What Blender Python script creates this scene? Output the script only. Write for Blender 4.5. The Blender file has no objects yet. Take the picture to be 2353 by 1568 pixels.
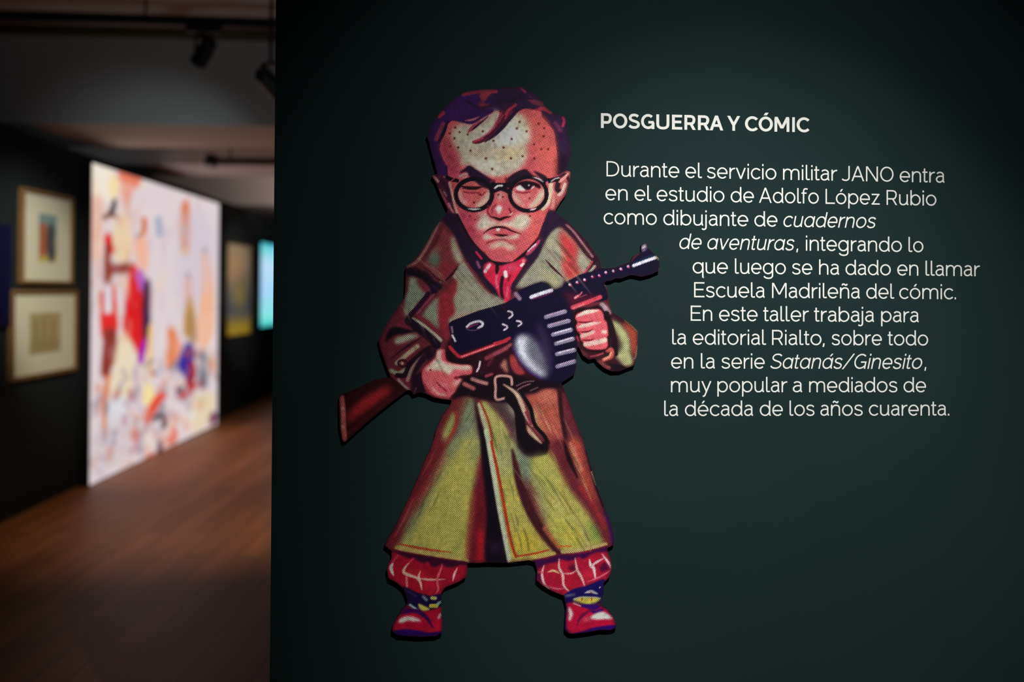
import bpy, bmesh, math, random
import numpy as np
from mathutils import Vector, Matrix

random.seed(7)
S = bpy.context.scene
COL = S.collection

# ------------------------------------------------------------------ camera, world, light, exposure
W_PX, H_PX = 2353.0, 1568.0
F_PX = 35.0 / 36.0 * W_PX
HORIZON = 671.0                    # eye level in the picture
ROLL = 0.0090
EYE = Vector((0.0, 0.0, 1.5))
YAW = 0.085                        # the text wall recedes slightly to the right
DIST = 2.0

cam_data = bpy.data.cameras.new('camera')
cam = bpy.data.objects.new('camera', cam_data)
COL.objects.link(cam)
cam_data.sensor_width = 36.0
cam_data.sensor_fit = 'HORIZONTAL'
cam_data.lens = 35.0
cam_data.shift_y = -(H_PX / 2 - HORIZON) / W_PX
cam_data.clip_start = 0.05
cam_data.dof.use_dof = True
cam_data.dof.focus_distance = 2.0
cam_data.dof.aperture_fstop = 1.6
RIGHT = Vector((math.cos(ROLL), 0, math.sin(ROLL)))
UP = Vector((-math.sin(ROLL), 0, math.cos(ROLL)))
FWD = Vector((0, 1, 0))
cam.matrix_world = Matrix(((RIGHT.x, UP.x, -FWD.x, EYE.x),
                           (RIGHT.y, UP.y, -FWD.y, EYE.y),
                           (RIGHT.z, UP.z, -FWD.z, EYE.z),
                           (0, 0, 0, 1)))
S.camera = cam

world = bpy.data.worlds.new('world')
S.world = world
world.use_nodes = True
world.node_tree.nodes['Background'].inputs[0].default_value = (0.75, 0.85, 1.0, 1)
world.node_tree.nodes['Background'].inputs[1].default_value = 0.006

S.cycles.filter_width = 1.1
S.view_settings.view_transform = 'Standard'
S.view_settings.look = 'None'
S.view_settings.exposure = 0.0
S.view_settings.gamma = 1.0
S.view_settings.use_curve_mapping = False


def ray(x, y):
    u = (x - W_PX / 2) / F_PX
    v = -(y - HORIZON) / F_PX
    return RIGHT * u + UP * v + FWD


WALL_N = Vector((math.sin(YAW), -math.cos(YAW), 0))      # faces the camera
WALL_R = Vector((math.cos(YAW), math.sin(YAW), 0))
WALL_P = Vector((0, DIST, 1.5))


def on_wall(x, y, off=0.0):
    """point seen at photo pixel (x, y) on the text wall, off metres in front of its face"""
    d = ray(x, y)
    p0 = WALL_P + WALL_N * off
    t = WALL_N.dot(p0 - EYE) / WALL_N.dot(d)
    return EYE + d * t


# the gallery behind: its left wall runs away from the camera
VPX = 1128.0
SIDE_D = Vector(((VPX - W_PX / 2) / F_PX, 1, 0)).normalized()
SIDE_N = Vector((SIDE_D.y, -SIDE_D.x, 0))                # points into the gallery
SIDE_P = Vector((-3.1, 0, 0))


def on_side(x, y, off=0.0):
    d = ray(x, y)
    p0 = SIDE_P + SIDE_N * off
    t = SIDE_N.dot(p0 - EYE) / SIDE_N.dot(d)
    return EYE + d * t


def side_pt(s, z, off=0.0):
    return SIDE_P + SIDE_D * s + SIDE_N * off + Vector((0, 0, z))


def side_s(p):
    return (p - SIDE_P).dot(SIDE_D)


def to_px(p):
    q = p - EYE
    return (q.dot(RIGHT) / q.dot(FWD) * F_PX + W_PX / 2, HORIZON - q.dot(UP) / q.dot(FWD) * F_PX)


def lamp(name, loc, target, power, size_deg, blend, color, radius):
    l = bpy.data.lights.new(name, 'SPOT')
    l.energy = power
    l.spot_size = math.radians(size_deg)
    l.spot_blend = blend
    l.color = color
    l.shadow_soft_size = radius
    o = bpy.data.objects.new(name, l)
    COL.objects.link(o)
    o.location = loc
    o.rotation_euler = (Vector(target) - Vector(loc)).to_track_quat('-Z', 'Y').to_euler()
    return o


KEY_POS = Vector((0.39, 0.52, 2.65))
lamp('gallery_spot_text', KEY_POS, on_wall(1630, 933), 58.0, 74.0, 1.0, (1.0, 0.985, 0.95), 0.012)
lamp('gallery_spot_text_core', KEY_POS, on_wall(1730, 1082), 168.0, 49.5, 1.0, (1.0, 0.985, 0.95), 0.012)
# track spot over the framed drawings on the far left wall
lamp('gallery_spot_frames', (-1.3, 4.6, 3.05), on_side(95, 655), 440.0, 30.0, 1.0, (1.0, 0.97, 0.84), 0.03)
lamp('hidden_fill_beam', (-0.75, 4.7, 2.1), (-2.35, 6.8, 2.36), 34.0, 30.0, 1.0, (0.74, 0.92, 1.0), 0.1)  # added fill without a fixture, hidden behind the text wall, brightens the beam front
lamp('hidden_fill_ceiling', (-0.5, 4.3, 1.4), (-2.0, 6.2, 3.2), 12.0, 100.0, 1.0, (0.78, 0.93, 1.0), 0.15)  # added uplight hidden by the text wall, lifts the grey of the ceiling
lamp('gallery_spot_poster', (-0.6, 10.6, 2.5), on_side(545, 665), 300.0, 36.0, 1.0, (1.0, 0.93, 0.8), 0.03)
lamp('hidden_fill_far_beam', (-1.5, 11.8, 2.2), (-2.7, 13.2, 2.9), 85.0, 72.0, 1.0, (1.0, 0.80, 0.74), 0.05)  # unseen lamp added to warm the face of the farthest beam
lamp('hidden_fill_floor_front', (-0.6, 5.5, 2.3), (-2.1, 6.9, 0.0), 84.0, 82.0, 1.0, (1.0, 0.80, 0.58), 0.05)  # added warm fill out of sight, brightens the nearer floor
lamp('hidden_fill_floor', (1.5, 8.45, 2.95), (-1.6, 9.6, 0.0), 240.0, 62.0, 1.0, (1.0, 0.87, 0.70), 0.05)  # unseen warm lamp added between the beams to brighten the deeper floor


# ------------------------------------------------------------------ helpers
def srgb(c):
    out = []
    for v in c[:3]:
        v = v / 255.0
        out.append(v / 12.92 if v <= 0.04045 else ((v + 0.055) / 1.055) ** 2.4)
    return (out[0], out[1], out[2], 1.0)


def mat(name, color, rough=0.6, spec=0.3, emit=None, emit_str=0.0, metal=0.0):
    m = bpy.data.materials.new(name)
    m.use_nodes = True
    b = m.node_tree.nodes['Principled BSDF']
    b.inputs['Base Color'].default_value = color if len(color) == 4 else (*color, 1)
    b.inputs['Roughness'].default_value = rough
    b.inputs['Specular IOR Level'].default_value = spec
    b.inputs['Metallic'].default_value = metal
    if emit:
        b.inputs['Emission Color'].default_value = emit
        b.inputs['Emission Strength'].default_value = emit_str
    return m


def add_noise(m, scale, amount, bump=0.0, bump_scale=None, stretch=None):
    """procedural variation of the base colour and an optional bump"""
    nt = m.node_tree
    b = nt.nodes['Principled BSDF']
    tc = nt.nodes.new('ShaderNodeTexCoord')
    mp = nt.nodes.new('ShaderNodeMapping')
    if stretch:
        mp.inputs['Scale'].default_value = stretch
    nt.links.new(tc.outputs['Object'], mp.inputs[0])
    n = nt.nodes.new('ShaderNodeTexNoise')
    n.inputs['Scale'].default_value = scale
    n.inputs['Detail'].default_value = 5
    nt.links.new(mp.outputs[0], n.inputs['Vector'])
    base = b.inputs['Base Color'].default_value[:]
    r = nt.nodes.new('ShaderNodeValToRGB')
    r.color_ramp.elements[0].position = 0.3
    r.color_ramp.elements[1].position = 0.7
    r.color_ramp.elements[0].color = (*[c * (1 - amount) for c in base[:3]], 1)
    r.color_ramp.elements[1].color = (*[c * (1 + amount) for c in base[:3]], 1)
    nt.links.new(n.outputs['Fac'], r.inputs[0])
    nt.links.new(r.outputs[0], b.inputs['Base Color'])
    if bump:
        n2 = nt.nodes.new('ShaderNodeTexNoise')
        n2.inputs['Scale'].default_value = bump_scale or scale
        n2.inputs['Detail'].default_value = 3
        nt.links.new(mp.outputs[0], n2.inputs['Vector'])
        bp = nt.nodes.new('ShaderNodeBump')
        bp.inputs['Strength'].default_value = bump
        bp.inputs['Distance'].default_value = 0.002
        nt.links.new(n2.outputs['Fac'], bp.inputs['Height'])
        nt.links.new(bp.outputs[0], b.inputs['Normal'])
    return m


def empty(name, loc, label, cat, group=None):
    o = bpy.data.objects.new(name, None)
    COL.objects.link(o)
    o.location = loc
    o.empty_display_size = 0.05
    tag(o, label, cat, group)
    bpy.context.view_layer.update()
    return o


def tag(o, label, cat, group=None):
    o['label'] = label
    o['category'] = cat
    if group:
        o['group'] = group
    return o


def obj(name, verts, faces, m, parent=None, smooth=False):
    me = bpy.data.meshes.new(name)
    if parent is not None:
        off = parent.matrix_world.translation
        verts = [tuple(Vector(v) - off) for v in verts]
    me.from_pydata([tuple(v) for v in verts], [], faces)
    me.validate()
    me.update()
    if m:
        me.materials.append(m)
    if smooth:
        for p in me.polygons:
            p.use_smooth = True
    o = bpy.data.objects.new(name, me)
    COL.objects.link(o)
    if parent is not None:
        o.parent = parent
    return o


def structure(o):
    o['kind'] = 'structure'
    return o


class MB:
    def __init__(self):
        self.v, self.f = [], []

    def quad(self, a, b, c, d):
        i = len(self.v)
        self.v += [a, b, c, d]
        self.f.append((i, i + 1, i + 2, i + 3))

    def hexa(self, lo, hi):
        """lo, hi: four corner points each (same winding) -> closed box"""
        i = len(self.v)
        self.v += list(lo) + list(hi)
        self.f += [(i + 3, i + 2, i + 1, i), (i + 4, i + 5, i + 6, i + 7)]
        for k in range(4):
            j = (k + 1) % 4
            self.f.append((i + k, i + j, i + 4 + j, i + 4 + k))

    def box(self, o, ax, ay, az):
        o = Vector(o)
        ax, ay, az = Vector(ax), Vector(ay), Vector(az)
        self.hexa([o, o + ax, o + ax + ay, o + ay], [o + az, o + ax + az, o + ax + ay + az, o + ay + az])

    def tube(self, a, b, r0, r1=None, n=20, cap=True):
        a, b = Vector(a), Vector(b)
        r1 = r0 if r1 is None else r1
        d = (b - a).normalized()
        u = d.orthogonal().normalized()
        w = d.cross(u)
        i = len(self.v)
        for p, r in ((a, r0), (b, r1)):
            for k in range(n):
                t = 2 * math.pi * k / n
                self.v.append(p + (u * math.cos(t) + w * math.sin(t)) * r)
        for k in range(n):
            j = (k + 1) % n
            self.f.append((i + k, i + j, i + n + j, i + n + k))
        if cap:
            self.f.append(tuple(i + n - 1 - k for k in range(n)))
            self.f.append(tuple(i + n + k for k in range(n)))

    def build(self, name, m, parent=None, smooth=False):
        return obj(name, self.v, self.f, m, parent, smooth)


def bevel(o, w, seg=2):
    b = o.modifiers.new('bevel', 'BEVEL')
    b.width = w
    b.segments = seg
    b.limit_method = 'ANGLE'
    return o


def cr(pts, closed=False, n=6):
    """Catmull-Rom through pts"""
    P = [np.array(p, float) for p in pts]
    m = len(P)
    if m < 3:
        return [tuple(p) for p in P]
    out = []
    rng = range(m) if closed else range(m - 1)
    for i in rng:
        p1, p2 = P[i], P[(i + 1) % m]
        p0 = P[i - 1] if (closed or i > 0) else 2 * p1 - p2
        p3 = P[(i + 2) % m] if (closed or i + 2 < m) else 2 * p2 - p1
        for k in range(n):
            t = k / n
            q = 0.5 * ((2 * p1) + (p2 - p0) * t + (2 * p0 - 5 * p1 + 4 * p2 - p3) * t * t
                       + (3 * p1 - p0 - 3 * p2 + p3) * t ** 3)
            out.append(tuple(q))
    if not closed:
        out.append(tuple(P[-1]))
    return out


# ------------------------------------------------------------------ a small painter for printed artwork
class Painter:
    """builds the print's ink colours on a fine lattice; coordinates in photo pixels"""

    def __init__(self, x0, y0, x1, y1, base):
        self.x0, self.y0 = x0, y0
        self.w, self.h = int(x1 - x0), int(y1 - y0)
        self.c = np.empty((self.h, self.w, 3), np.float32)
        self.c[:] = np.array(base, np.float32)
        self.ox, self.oy, self.s = 0.0, 0.0, 1.0

    def frame(self, ox, oy, s):
        self.ox, self.oy, self.s = ox, oy, s

    def px(self, pts):
        a = np.array(pts, float)
        return np.stack([self.ox + a[:, 0] / self.s - self.x0, self.oy + a[:, 1] / self.s - self.y0], 1)

    @staticmethod
    def box_blur(a, r):
        for ax in (0, 1):
            for _ in range(2):
                pad = [(0, 0), (0, 0)]
                pad[ax] = (r + 1, r)
                b = np.cumsum(np.pad(a, pad, mode='edge'), axis=ax, dtype=np.float64)
                n = 2 * r + 1
                a = ((b[n:] - b[:-n]) if ax == 0 else (b[:, n:] - b[:, :-n])) / n
        return a

    def poly_mask(self, q, pad):
        """antialiased even-odd fill of polygon q (lattice coordinates); returns mask and its window"""
        xa, ya = np.floor(q.min(0)).astype(int) - pad
        xb, yb = np.ceil(q.max(0)).astype(int) + pad
        xa, ya, xb, yb = max(xa, 0), max(ya, 0), min(xb, self.w), min(yb, self.h)
        if xb <= xa or yb <= ya:
            return None
        SS = 3
        hh, ww = (yb - ya) * SS, (xb - xa) * SS
        t = np.zeros((hh, ww + 1), np.int32)
        P = (q - np.array([xa, ya])) * SS
        for i in range(len(P)):
            (ax, ay), (bx, by) = P[i], P[(i + 1) % len(P)]
            if ay == by:
                continue
            if ay > by:
                ax, ay, bx, by = bx, by, ax, ay
            r0, r1 = max(int(math.ceil(ay - 0.5)), 0), min(int(math.ceil(by - 0.5)), hh)
            if r1 <= r0:
                continue
            rows = np.arange(r0, r1)
            xs = ax + (rows + 0.5 - ay) * (bx - ax) / (by - ay)
            ci = np.clip(np.ceil(xs - 0.5), 0, ww).astype(int)
            np.add.at(t, (rows, ci), 1)
        m = (np.cumsum(t, 1)[:, :ww] & 1).astype(np.float32)
        m = m.reshape(yb - ya, SS, xb - xa, SS).mean((1, 3))
        return m, xa, ya, xb, yb

    def blend(self, m, xa, ya, xb, yb, col, op=1.0):
        a = (m * op)[..., None].astype(np.float32)
        self.c[ya:yb, xa:xb] = self.c[ya:yb, xa:xb] * (1 - a) + np.array(col, np.float32) * a

    def fill(self, col, pts, blur=0.0, smooth=True, op=1.0):
        q = self.px(cr(pts, True) if smooth else pts)
        r = int(round(blur / self.s))
        got = self.poly_mask(q, 2 * r + 2)
        if got is None:
            return
        m, xa, ya, xb, yb = got
        if r > 0:
            m = self.box_blur(m, r)
        self.blend(m, xa, ya, xb, yb, col, op)

    def stroke(self, col, width, pts, soft=0.0, taper=False, op=1.0):
        q = self.px(cr(pts, False, 8) if len(pts) > 2 else pts)
        w = width / self.s / 2
        so = max(soft / self.s, 0.7)
        pad = int(w + so + 2)
        xa, ya = np.floor(q.min(0)).astype(int) - pad
        xb, yb = np.ceil(q.max(0)).astype(int) + pad
        xa, ya, xb, yb = max(xa, 0), max(ya, 0), min(xb, self.w), min(yb, self.h)
        if xb <= xa or yb <= ya:
            return
        Y, X = np.mgrid[ya:yb, xa:xb].astype(np.float32) + 0.5
        best = np.full(X.shape, -1e9, np.float32)
        n = len(q) - 1
        for i in range(n):
            (ax, ay), (bx, by) = q[i], q[i + 1]
            dx, dy = bx - ax, by - ay
            L = dx * dx + dy * dy
            t = np.clip(((X - ax) * dx + (Y - ay) * dy) / L, 0, 1) if L > 1e-9 else 0 * X
            d = np.hypot(X - ax - t * dx, Y - ay - t * dy)
            ww = w
            if taper:
                ww = w * (0.25 + 0.75 * np.sin(np.pi * (i + t) / n))
            best = np.maximum(best, ww - d)
        m = np.clip(best / so + 0.5, 0, 1)
        m = m * m * (3 - 2 * m)
        self.blend(m, xa, ya, xb, yb, col, op)

    def dot(self, col, x, y, r, soft=4.0, op=1.0):
        self.stroke(col, 2 * r, [(x, y), (x + 0.5, y)], soft, False, op)

    def ring(self, col, width, cx, cy, rx, ry, soft=0.0, a0=0, a1=360):
        pts = [(cx + rx * math.cos(math.radians(a)), cy + ry * math.sin(math.radians(a)))
               for a in np.linspace(a0, a1, 25)]
        self.stroke(col, width, pts, soft)



# ------------------------------------------------------------------ the printed cut-out figure
SIL = [(980.7,314),(992.3,283.4),(1018,251.9),(1037.5,231.7),(1063.4,213.1),(1097.3,205.8),(1137.7,204.2),
 (1166.7,199.4),(1197.4,199.1),(1221.6,209.9),(1241,224.4),(1249.1,235.7),(1251,243),(1271.7,260.8),(1297.5,267.2),
 (1301.6,276.9),(1304,309.2),(1311.3,330.2),(1312,357.7),(1308.8,367.4),(1302.8,386),(1303,391),(1307.2,392.6),(1312.4,397.5),
 (1309.7,413.6),(1305.6,425),(1300.8,447.5),(1287.9,465.3),(1276.5,483.1),(1277,489.5),(1301.8,508.4),(1325.4,528.8),
 (1349,554),(1363.2,574.5),(1375.8,593.4),(1379.7,606),(1380,616.3),(1396,617),(1415,614.7),(1424.6,610.7),
 (1449.8,600.5),(1454.5,590.3),(1473.4,580),(1473.1,565),(1484.5,558),(1486,565.9),(1493.9,574.5),(1506.5,587.1),
 (1513.6,593.4),(1515.2,606),(1514.4,622.5),(1495.5,631.2),(1473.4,636.7),(1456.1,632.8),(1448.2,632.8),(1438.8,636),
 (1426.2,640.7),(1415.2,639.9),(1404.1,645.4),(1393.1,646.2),(1388.4,651.7),(1394.7,661.1),(1397,678.5),(1401,700.5),
 (1405.5,717),(1421.9,727.9),(1436.8,736.2),(1451.7,747.8),(1465.8,761.9),(1465.8,789.2),(1464.2,812.4),(1461.7,825.7),
 (1456.7,840.6),(1438.5,847.3),(1425.2,853.1),(1405.3,853.9),(1388.7,846.4),(1372.1,832.3),(1367.2,824),(1353.9,827.4),
 (1339,817.4),(1334,805.8),(1326.5,794.2),(1324.9,822.4),(1324,844),(1319.9,860.5),(1302.5,872.1),(1289.2,880.4),
 (1296,895),(1307,922),(1318,955),(1331,990),(1342.4,1020),(1355.5,1065),(1372.1,1122),(1388.8,1167.6),(1403.1,1200.9),
 (1411.4,1239),(1411.4,1248.5),(1408.7,1253.8),(1395,1260),(1398,1273.7),(1404.9,1292),(1404.9,1310.4),(1401.1,1325.7),
 (1387.3,1341),(1387.3,1362.5),(1381.9,1380.8),(1381.2,1393),(1395,1400.7),(1408.7,1417.6),(1416.4,1434.4),(1414.9,1443.6),
 (1404.1,1448.2),(1379.6,1448.2),(1349,1453.6),(1318.4,1457.4),(1306.2,1455.9),(1297.7,1446.7),(1299.3,1416.1),(1300.8,1393.1),
 (1295.4,1370.1),(1269.4,1359.4),(1248,1347.2),(1232.7,1333.4),(1234.2,1307.4),(1228.1,1292.1),(1215.8,1288.2),(1195.9,1290.5),
 (1171.4,1293.3),(1150,1293.6),(1115,1292.8),(1105.8,1294.3),(1074.4,1294.3),(1073.6,1308.9),(1070.6,1327.3),(1053.7,1338),
 (1023.1,1350.2),(1014.7,1362.5),(1013.9,1385.4),(1015.1,1416.1),(1016.2,1439),(1015.5,1455.9),(1000.1,1462.7),(961.9,1464.3),
 (915.9,1461.2),(902.1,1452.8),(901.4,1442.1),(909.8,1423.7),(922.1,1405.3),(935.8,1388.5),(935.8,1376.3),(926.6,1353.3),
 (911.3,1339.5),(893,1330.3),(888.7,1308.9),(893,1295.1),(899.1,1284.4),(900,1267),(884.5,1254),(884.3,1250.8),(908,1210.4),
 (936.6,1150.9),(960.4,1098.5),(977.1,1055.7),(986.2,1038),(997.5,1006.7),(1002,986.4),(1017.7,952.6),(1033.5,932.3),
 (1038,920),(1017.7,917.7),(997.5,914.3),(979.5,905.3),(965.9,901.9),(950.2,907.1),(943.4,897.4),(935.5,897.4),(896.1,927.8),
 (848.8,966.1),(803.8,1006.7),(792.5,1016.8),(786.9,1013.4),(780.1,975.1),(779,914.3),(785.8,907.6),(824.1,891.8),
 (860.1,873.8),(885,869),(898.3,868.9),(887.1,839.4),(875.9,807.5),(869.6,783.6),(872,775.7),(891.9,739),(911,711.9),(928.5,684.8),
 (930.4,674.4),(931.9,640),(931.9,617.8),(933.5,611.6),(954.9,594.8),(979.4,559.6),(997.8,525.9),(1011.5,507.6),(1024.5,492.2),
 (1029.4,483.1),(1023,470.1),(1008.4,437.8),(1000.4,416.8),(992.3,405.5),(996.3,401.5),(1004,400.7),(1004.5,398),(992.3,354.4),(984.2,322.1)]

K = (24, 12, 28)
PU = (60, 30, 86)
GPU = (52, 32, 66)
R = (196, 56, 62)
CR_ = (208, 201, 180)
WH = (222, 224, 222)
GR = (150, 148, 128)
MA = (98, 38, 50)
N_ = (20, 11, 44)

p = Painter(768, 188, 1530, 1480, MA)
F, T = p.fill, p.stroke

# ---- hair and forehead
p.frame(960, 180, 6.192)
F(PU, [(60,60),(2300,60),(2300,1400),(60,1400)], smooth=False)
F(GPU, [(1000,60),(2300,60),(2300,1400),(1900,1400),(1700,600),(1100,420)], 60, False)
F((66,30,96), [(380,450),(560,260),(800,250),(860,400),(760,560),(500,600)], 50)
T((150,55,78), 55, [(650,228),(850,190),(1000,182),(1110,185)], 22)
F((146,54,72), [(900,190),(1060,190),(1005,260),(950,330),(905,320),(880,240)], 14)
F((138,48,66), [(870,350),(950,355),(1045,385),(940,455),(885,430)], 14)
T((140,50,78), 34, [(1470,140),(1530,195)], 20)
T((120,48,72), 66, [(1600,300),(1690,350),(1770,360)], 34)
T((160,50,75), 60, [(1690,455),(1790,430),(1890,480)], 20)
T((170,48,85), 40, [(2070,560),(2085,600),(2065,680)], 16)
T((110,45,85), 60, [(1960,640),(2030,740)], 40)
T((165,50,80), 60, [(300,540),(360,490)], 22)
T((140,55,85), 56, [(360,650),(300,780),(262,870)], 20)
T((40,22,60), 50, [(430,640),(370,780),(320,900)], 20)
T((42,24,52), 26, [(1180,470),(1400,300),(1640,290)], 24)
T((44,28,56), 30, [(700,330),(900,420),(1200,330),(1500,250)], 40)
# forehead
F(R, [(430,650),(480,605),(540,610),(640,640),(760,655),(870,600),(1000,530),(1090,455),(1160,470),(1420,480),(1500,425),
      (1600,430),(1690,455),(1760,480),(1770,560),(1850,640),(1930,740),(1955,830),(1960,900),(1985,1100),(1990,1250),(1985,1640),
      (440,1640),(415,1260),(350,1130),(310,1010),(325,920),(400,760)], smooth=False)
F((176,38,56), [(330,920),(420,860),(480,980),(560,1130),(560,1380),(440,1400),(410,1250),(320,1020)], 30)
F((204,66,58), [(1620,480),(1760,520),(1930,760),(1985,1100),(1985,1380),(1750,1380),(1640,1000)], 40)
F(CR_, [(480,760),(600,650),(760,660),(900,610),(1020,530),(1110,450),(1300,520),(1430,480),(1520,560),(1570,660),(1600,800),
        (1600,900),(1530,960),(1560,1080),(1530,1180),(1440,1300),(1280,1390),(1180,1450),(1060,1430),(830,1300),(740,1240),(620,1230),(600,1100),(530,960),(480,850)], 36)
F((216,221,220), [(1120,760),(1300,640),(1480,720),(1520,850),(1400,960),(1200,990),(1080,930)], 90)
F((214,216,210), [(760,1230),(1000,1150),(1150,1240),(1060,1340),(860,1300)], 80, op=.7)
F((216,178,120), [(700,1040),(950,1010),(1250,1020),(1500,960),(1540,1030),(1250,1130),(1000,1060),(800,1100)], 70, op=.6)
F((222,205,130), [(1150,1080),(1400,1030),(1450,1080),(1240,1150)], 50, op=.6)
F((214,190,140), [(1470,560),(1560,620),(1580,760),(1500,700)], 50, op=.6)
T((190,170,60), 20, [(700,760),(800,700)], 40, op=.4)
# forelock
F((98,34,60), [(1170,440),(1165,540),(1120,660),(1020,780),(900,860),(780,890),(795,930),(890,925),(1040,850),(1190,720),
                (1290,580),(1400,480),(1500,425),(1600,400),(1450,360),(1300,360)])
F(GPU, [(1080,455),(1200,400),(1420,350),(1700,420),(1640,440),(1500,420),(1400,470),(1300,420),(1240,470),(1180,440)], 12)
T((170,56,80), 40, [(1390,380),(1290,460),(1240,560)], 24)
T((178,60,82), 34, [(1180,500),(1130,620),(1050,740),(930,840),(800,905)], 18)
T((190,96,118), 14, [(1215,520),(1150,650),(1050,770),(930,860)], 10)
T((84,24,52), 30, [(1230,540),(1160,660),(1060,770),(950,850)], 16)
T((52,28,58), 56, [(1560,410),(1430,450),(1320,560),(1200,700),(1080,820),(960,905)], 18, True)
T((196,150,150), 12, [(1115,560),(1080,660),(1000,760)], 12)
F(PU, [(580,560),(640,625),(760,650),(870,600),(930,540),(1000,520),(1085,455),(900,430),(700,480)], 8)
T((188,110,130), 30, [(670,602),(780,590),(880,545)], 14, True)
T((168,48,72), 62, [(715,770),(790,695),(880,600)], 20, True)
T((60,28,56), 30, [(760,745),(850,670),(1000,545)], 12, True)
for x, y in [(530,700),(455,785),(595,765),(710,800),(925,755),(520,855),(465,965),(575,985),(750,1030),(970,1140),(1075,890),
             (1220,985),(1335,865),(1325,1140),(1490,1110),(1450,620),(1410,715),(1550,755),(1720,645),(1790,825),(1655,940),
             (1755,1010),(1855,1010),(1660,1140),(1800,710),(1060,1290)]:
    p.dot((104,38,32), x, y, 17, 14, .9)

# ---- face
p.frame(960, 370, 6.192)
F(PU, [(180,60),(420,60),(440,330),(300,260)], smooth=False)
F(K, [(2000,-80),(2140,-80),(2110,140),(1960,250),(1970,120)], 40, False, op=.6)
# ears
F((84,32,58), [(190,215),(280,200),(420,220),(470,300),(500,560),(560,760),(430,720),(290,420)], 8)
T((200,130,120), 40, [(215,215),(245,245),(285,290)], 14)
T((180,80,90), 26, [(310,410),(390,560),(440,660)], 18)
T((190,110,120), 30, [(440,610),(470,680),(510,740)], 18)
T((150,100,110), 22, [(370,440),(410,500)], 18)
T((170,160,170), 12, [(365,225),(430,250)], 10)
T((40,20,44), 60, [(340,290),(430,420),(470,560)], 40, op=.6)
F((178,78,78), [(2150,130),(2195,165),(2180,270),(2150,340),(2115,480),(2040,590),(1965,700),(1880,700),(1860,560),(1890,300),(1960,230)], 6)
T((58,24,42), 70, [(2000,300),(1985,400),(2030,440)], 26)
T((70,28,50), 40, [(1990,250),(2100,190),(2150,280)], 20)
T((222,130,125), 34, [(2160,165),(2080,240),(2020,295)], 14)
T((216,180,170), 44, [(2095,330),(2060,430),(2010,480)], 22)
T((205,120,105), 40, [(1920,430),(1930,560),(1920,660)], 26)
# skin of the lower face
F((194,54,60), [(440,250),(590,250),(720,270),(980,360),(1160,385),(1300,360),(1500,310),(1800,310),(1975,250),(1960,240),(1910,400),(1880,600),(1860,700),(1810,850),(1770,980),(1700,1100),(1560,1250),(1450,1350),(1340,1432),(1200,1440),(1060,1418),(960,1330),(860,1240),(760,1120),(690,1020),(630,900),(570,780),(540,680),(510,540),(490,420),(460,320)], smooth=False)
F((204,62,58), [(1640,760),(1840,640),(1800,860),(1740,1000),(1600,1180),(1500,1240),(1560,1000)], 50)
F((172,34,54), [(540,660),(640,720),(800,760),(760,900),(860,1040),(800,1140),(660,980)], 50)
T((206,150,140), 34, [(450,310),(490,470),(520,610),(560,740),(620,880)], 20)
T((212,190,165), 60, [(1895,330),(1880,480),(1850,600),(1780,680)], 30)
F((202,60,60), [(960,215),(1060,235),(1180,225),(1290,205),(1290,340),(1080,340)], 24)
# cream planes
F((206,198,178), [(830,960),(850,890),(900,790),(975,740),(1040,830),(1170,880),(1330,850),(1420,760),(1510,750),(1600,800),
                  (1590,900),(1480,1000),(1300,940),(1100,930),(960,985)], 34)
F((200,150,140), [(830,740),(960,720),(960,780),(880,800)], 30, op=.7)
# nose
F((194,52,62), [(1090,420),(1260,420),(1300,560),(1330,700),(1320,790),(1170,820),(1020,790),(990,720),(1040,640)], 16)
F((204,168,155), [(1130,450),(1220,450),(1210,560),(1150,570)], 30, op=.8)
T((140,30,48), 24, [(1040,620),(1000,680),(995,740),(1040,790)], 14)
T((120,26,44), 22, [(1300,680),(1325,730),(1310,790)], 14)
T((150,34,50), 26, [(1110,630),(1060,680),(1060,740)], 20)
p.dot((224,214,210), 1155, 680, 44, 50)
p.dot((210,190,180), 1155, 730, 26, 40)
T((214,180,165), 20, [(1350,740),(1310,770)], 20)
T((42,16,24), 40, [(1030,795),(1100,812),(1170,832),(1240,805),(1320,795)], 16, True)
# lenses
F((196,66,68), [(795+245*math.cos(a), 475+208*math.sin(a)) for a in np.linspace(0, 6.1, 20)])
F((196,64,66), [(1572+245*math.cos(a), 465+222*math.sin(a)) for a in np.linspace(0, 6.1, 20)])
F((208,168,155), [(570,400),(620,470),(640,540),(720,620),(640,600),(580,500)], 20)
F((212,186,165), [(820,640),(900,560),(980,450),(1030,420),(1020,540),(940,640),(860,680)], 24)
F((200,80,70), [(620,330),(760,260),(860,320),(930,360),(780,340)], 16)
T((50,16,28), 44, [(600,355),(680,375),(780,385),(860,380),(920,370)], 14, True)
T((50,18,30), 26, [(640,390),(760,400),(860,400)], 12, True)
T((150,26,44), 24, [(650,440),(760,455),(880,450)], 18)
T((140,30,44), 20, [(860,470),(910,490),(960,440)], 16)
p.dot((90,24,34), 800, 590, 16, 12)
p.dot((90,24,34), 895, 480, 14, 12)
F((210,198,170), [(1560,650),(1640,580),(1720,460),(1790,370),(1800,480),(1730,600),(1620,670)], 26)
F((204,120,105), [(1350,440),(1500,470),(1620,470),(1560,560),(1440,560)], 26, op=.5)
F((210,190,175), [(1350,420),(1420,520),(1520,640),(1420,600),(1350,500)], 22)
F((226,222,214), [(1395,400),(1450,340),(1545,400),(1480,425)], 8)
T((224,200,190), 26, [(1610,390),(1650,370)], 12)
F((34,14,32), [(1365,378),(1430,310),(1520,285),(1640,298),(1730,335),(1745,395),(1690,375),(1640,350),(1600,400),(1540,412),(1490,372),(1450,342)], 5)
p.dot((220,214,214), 1580, 347, 12, 8)
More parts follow.
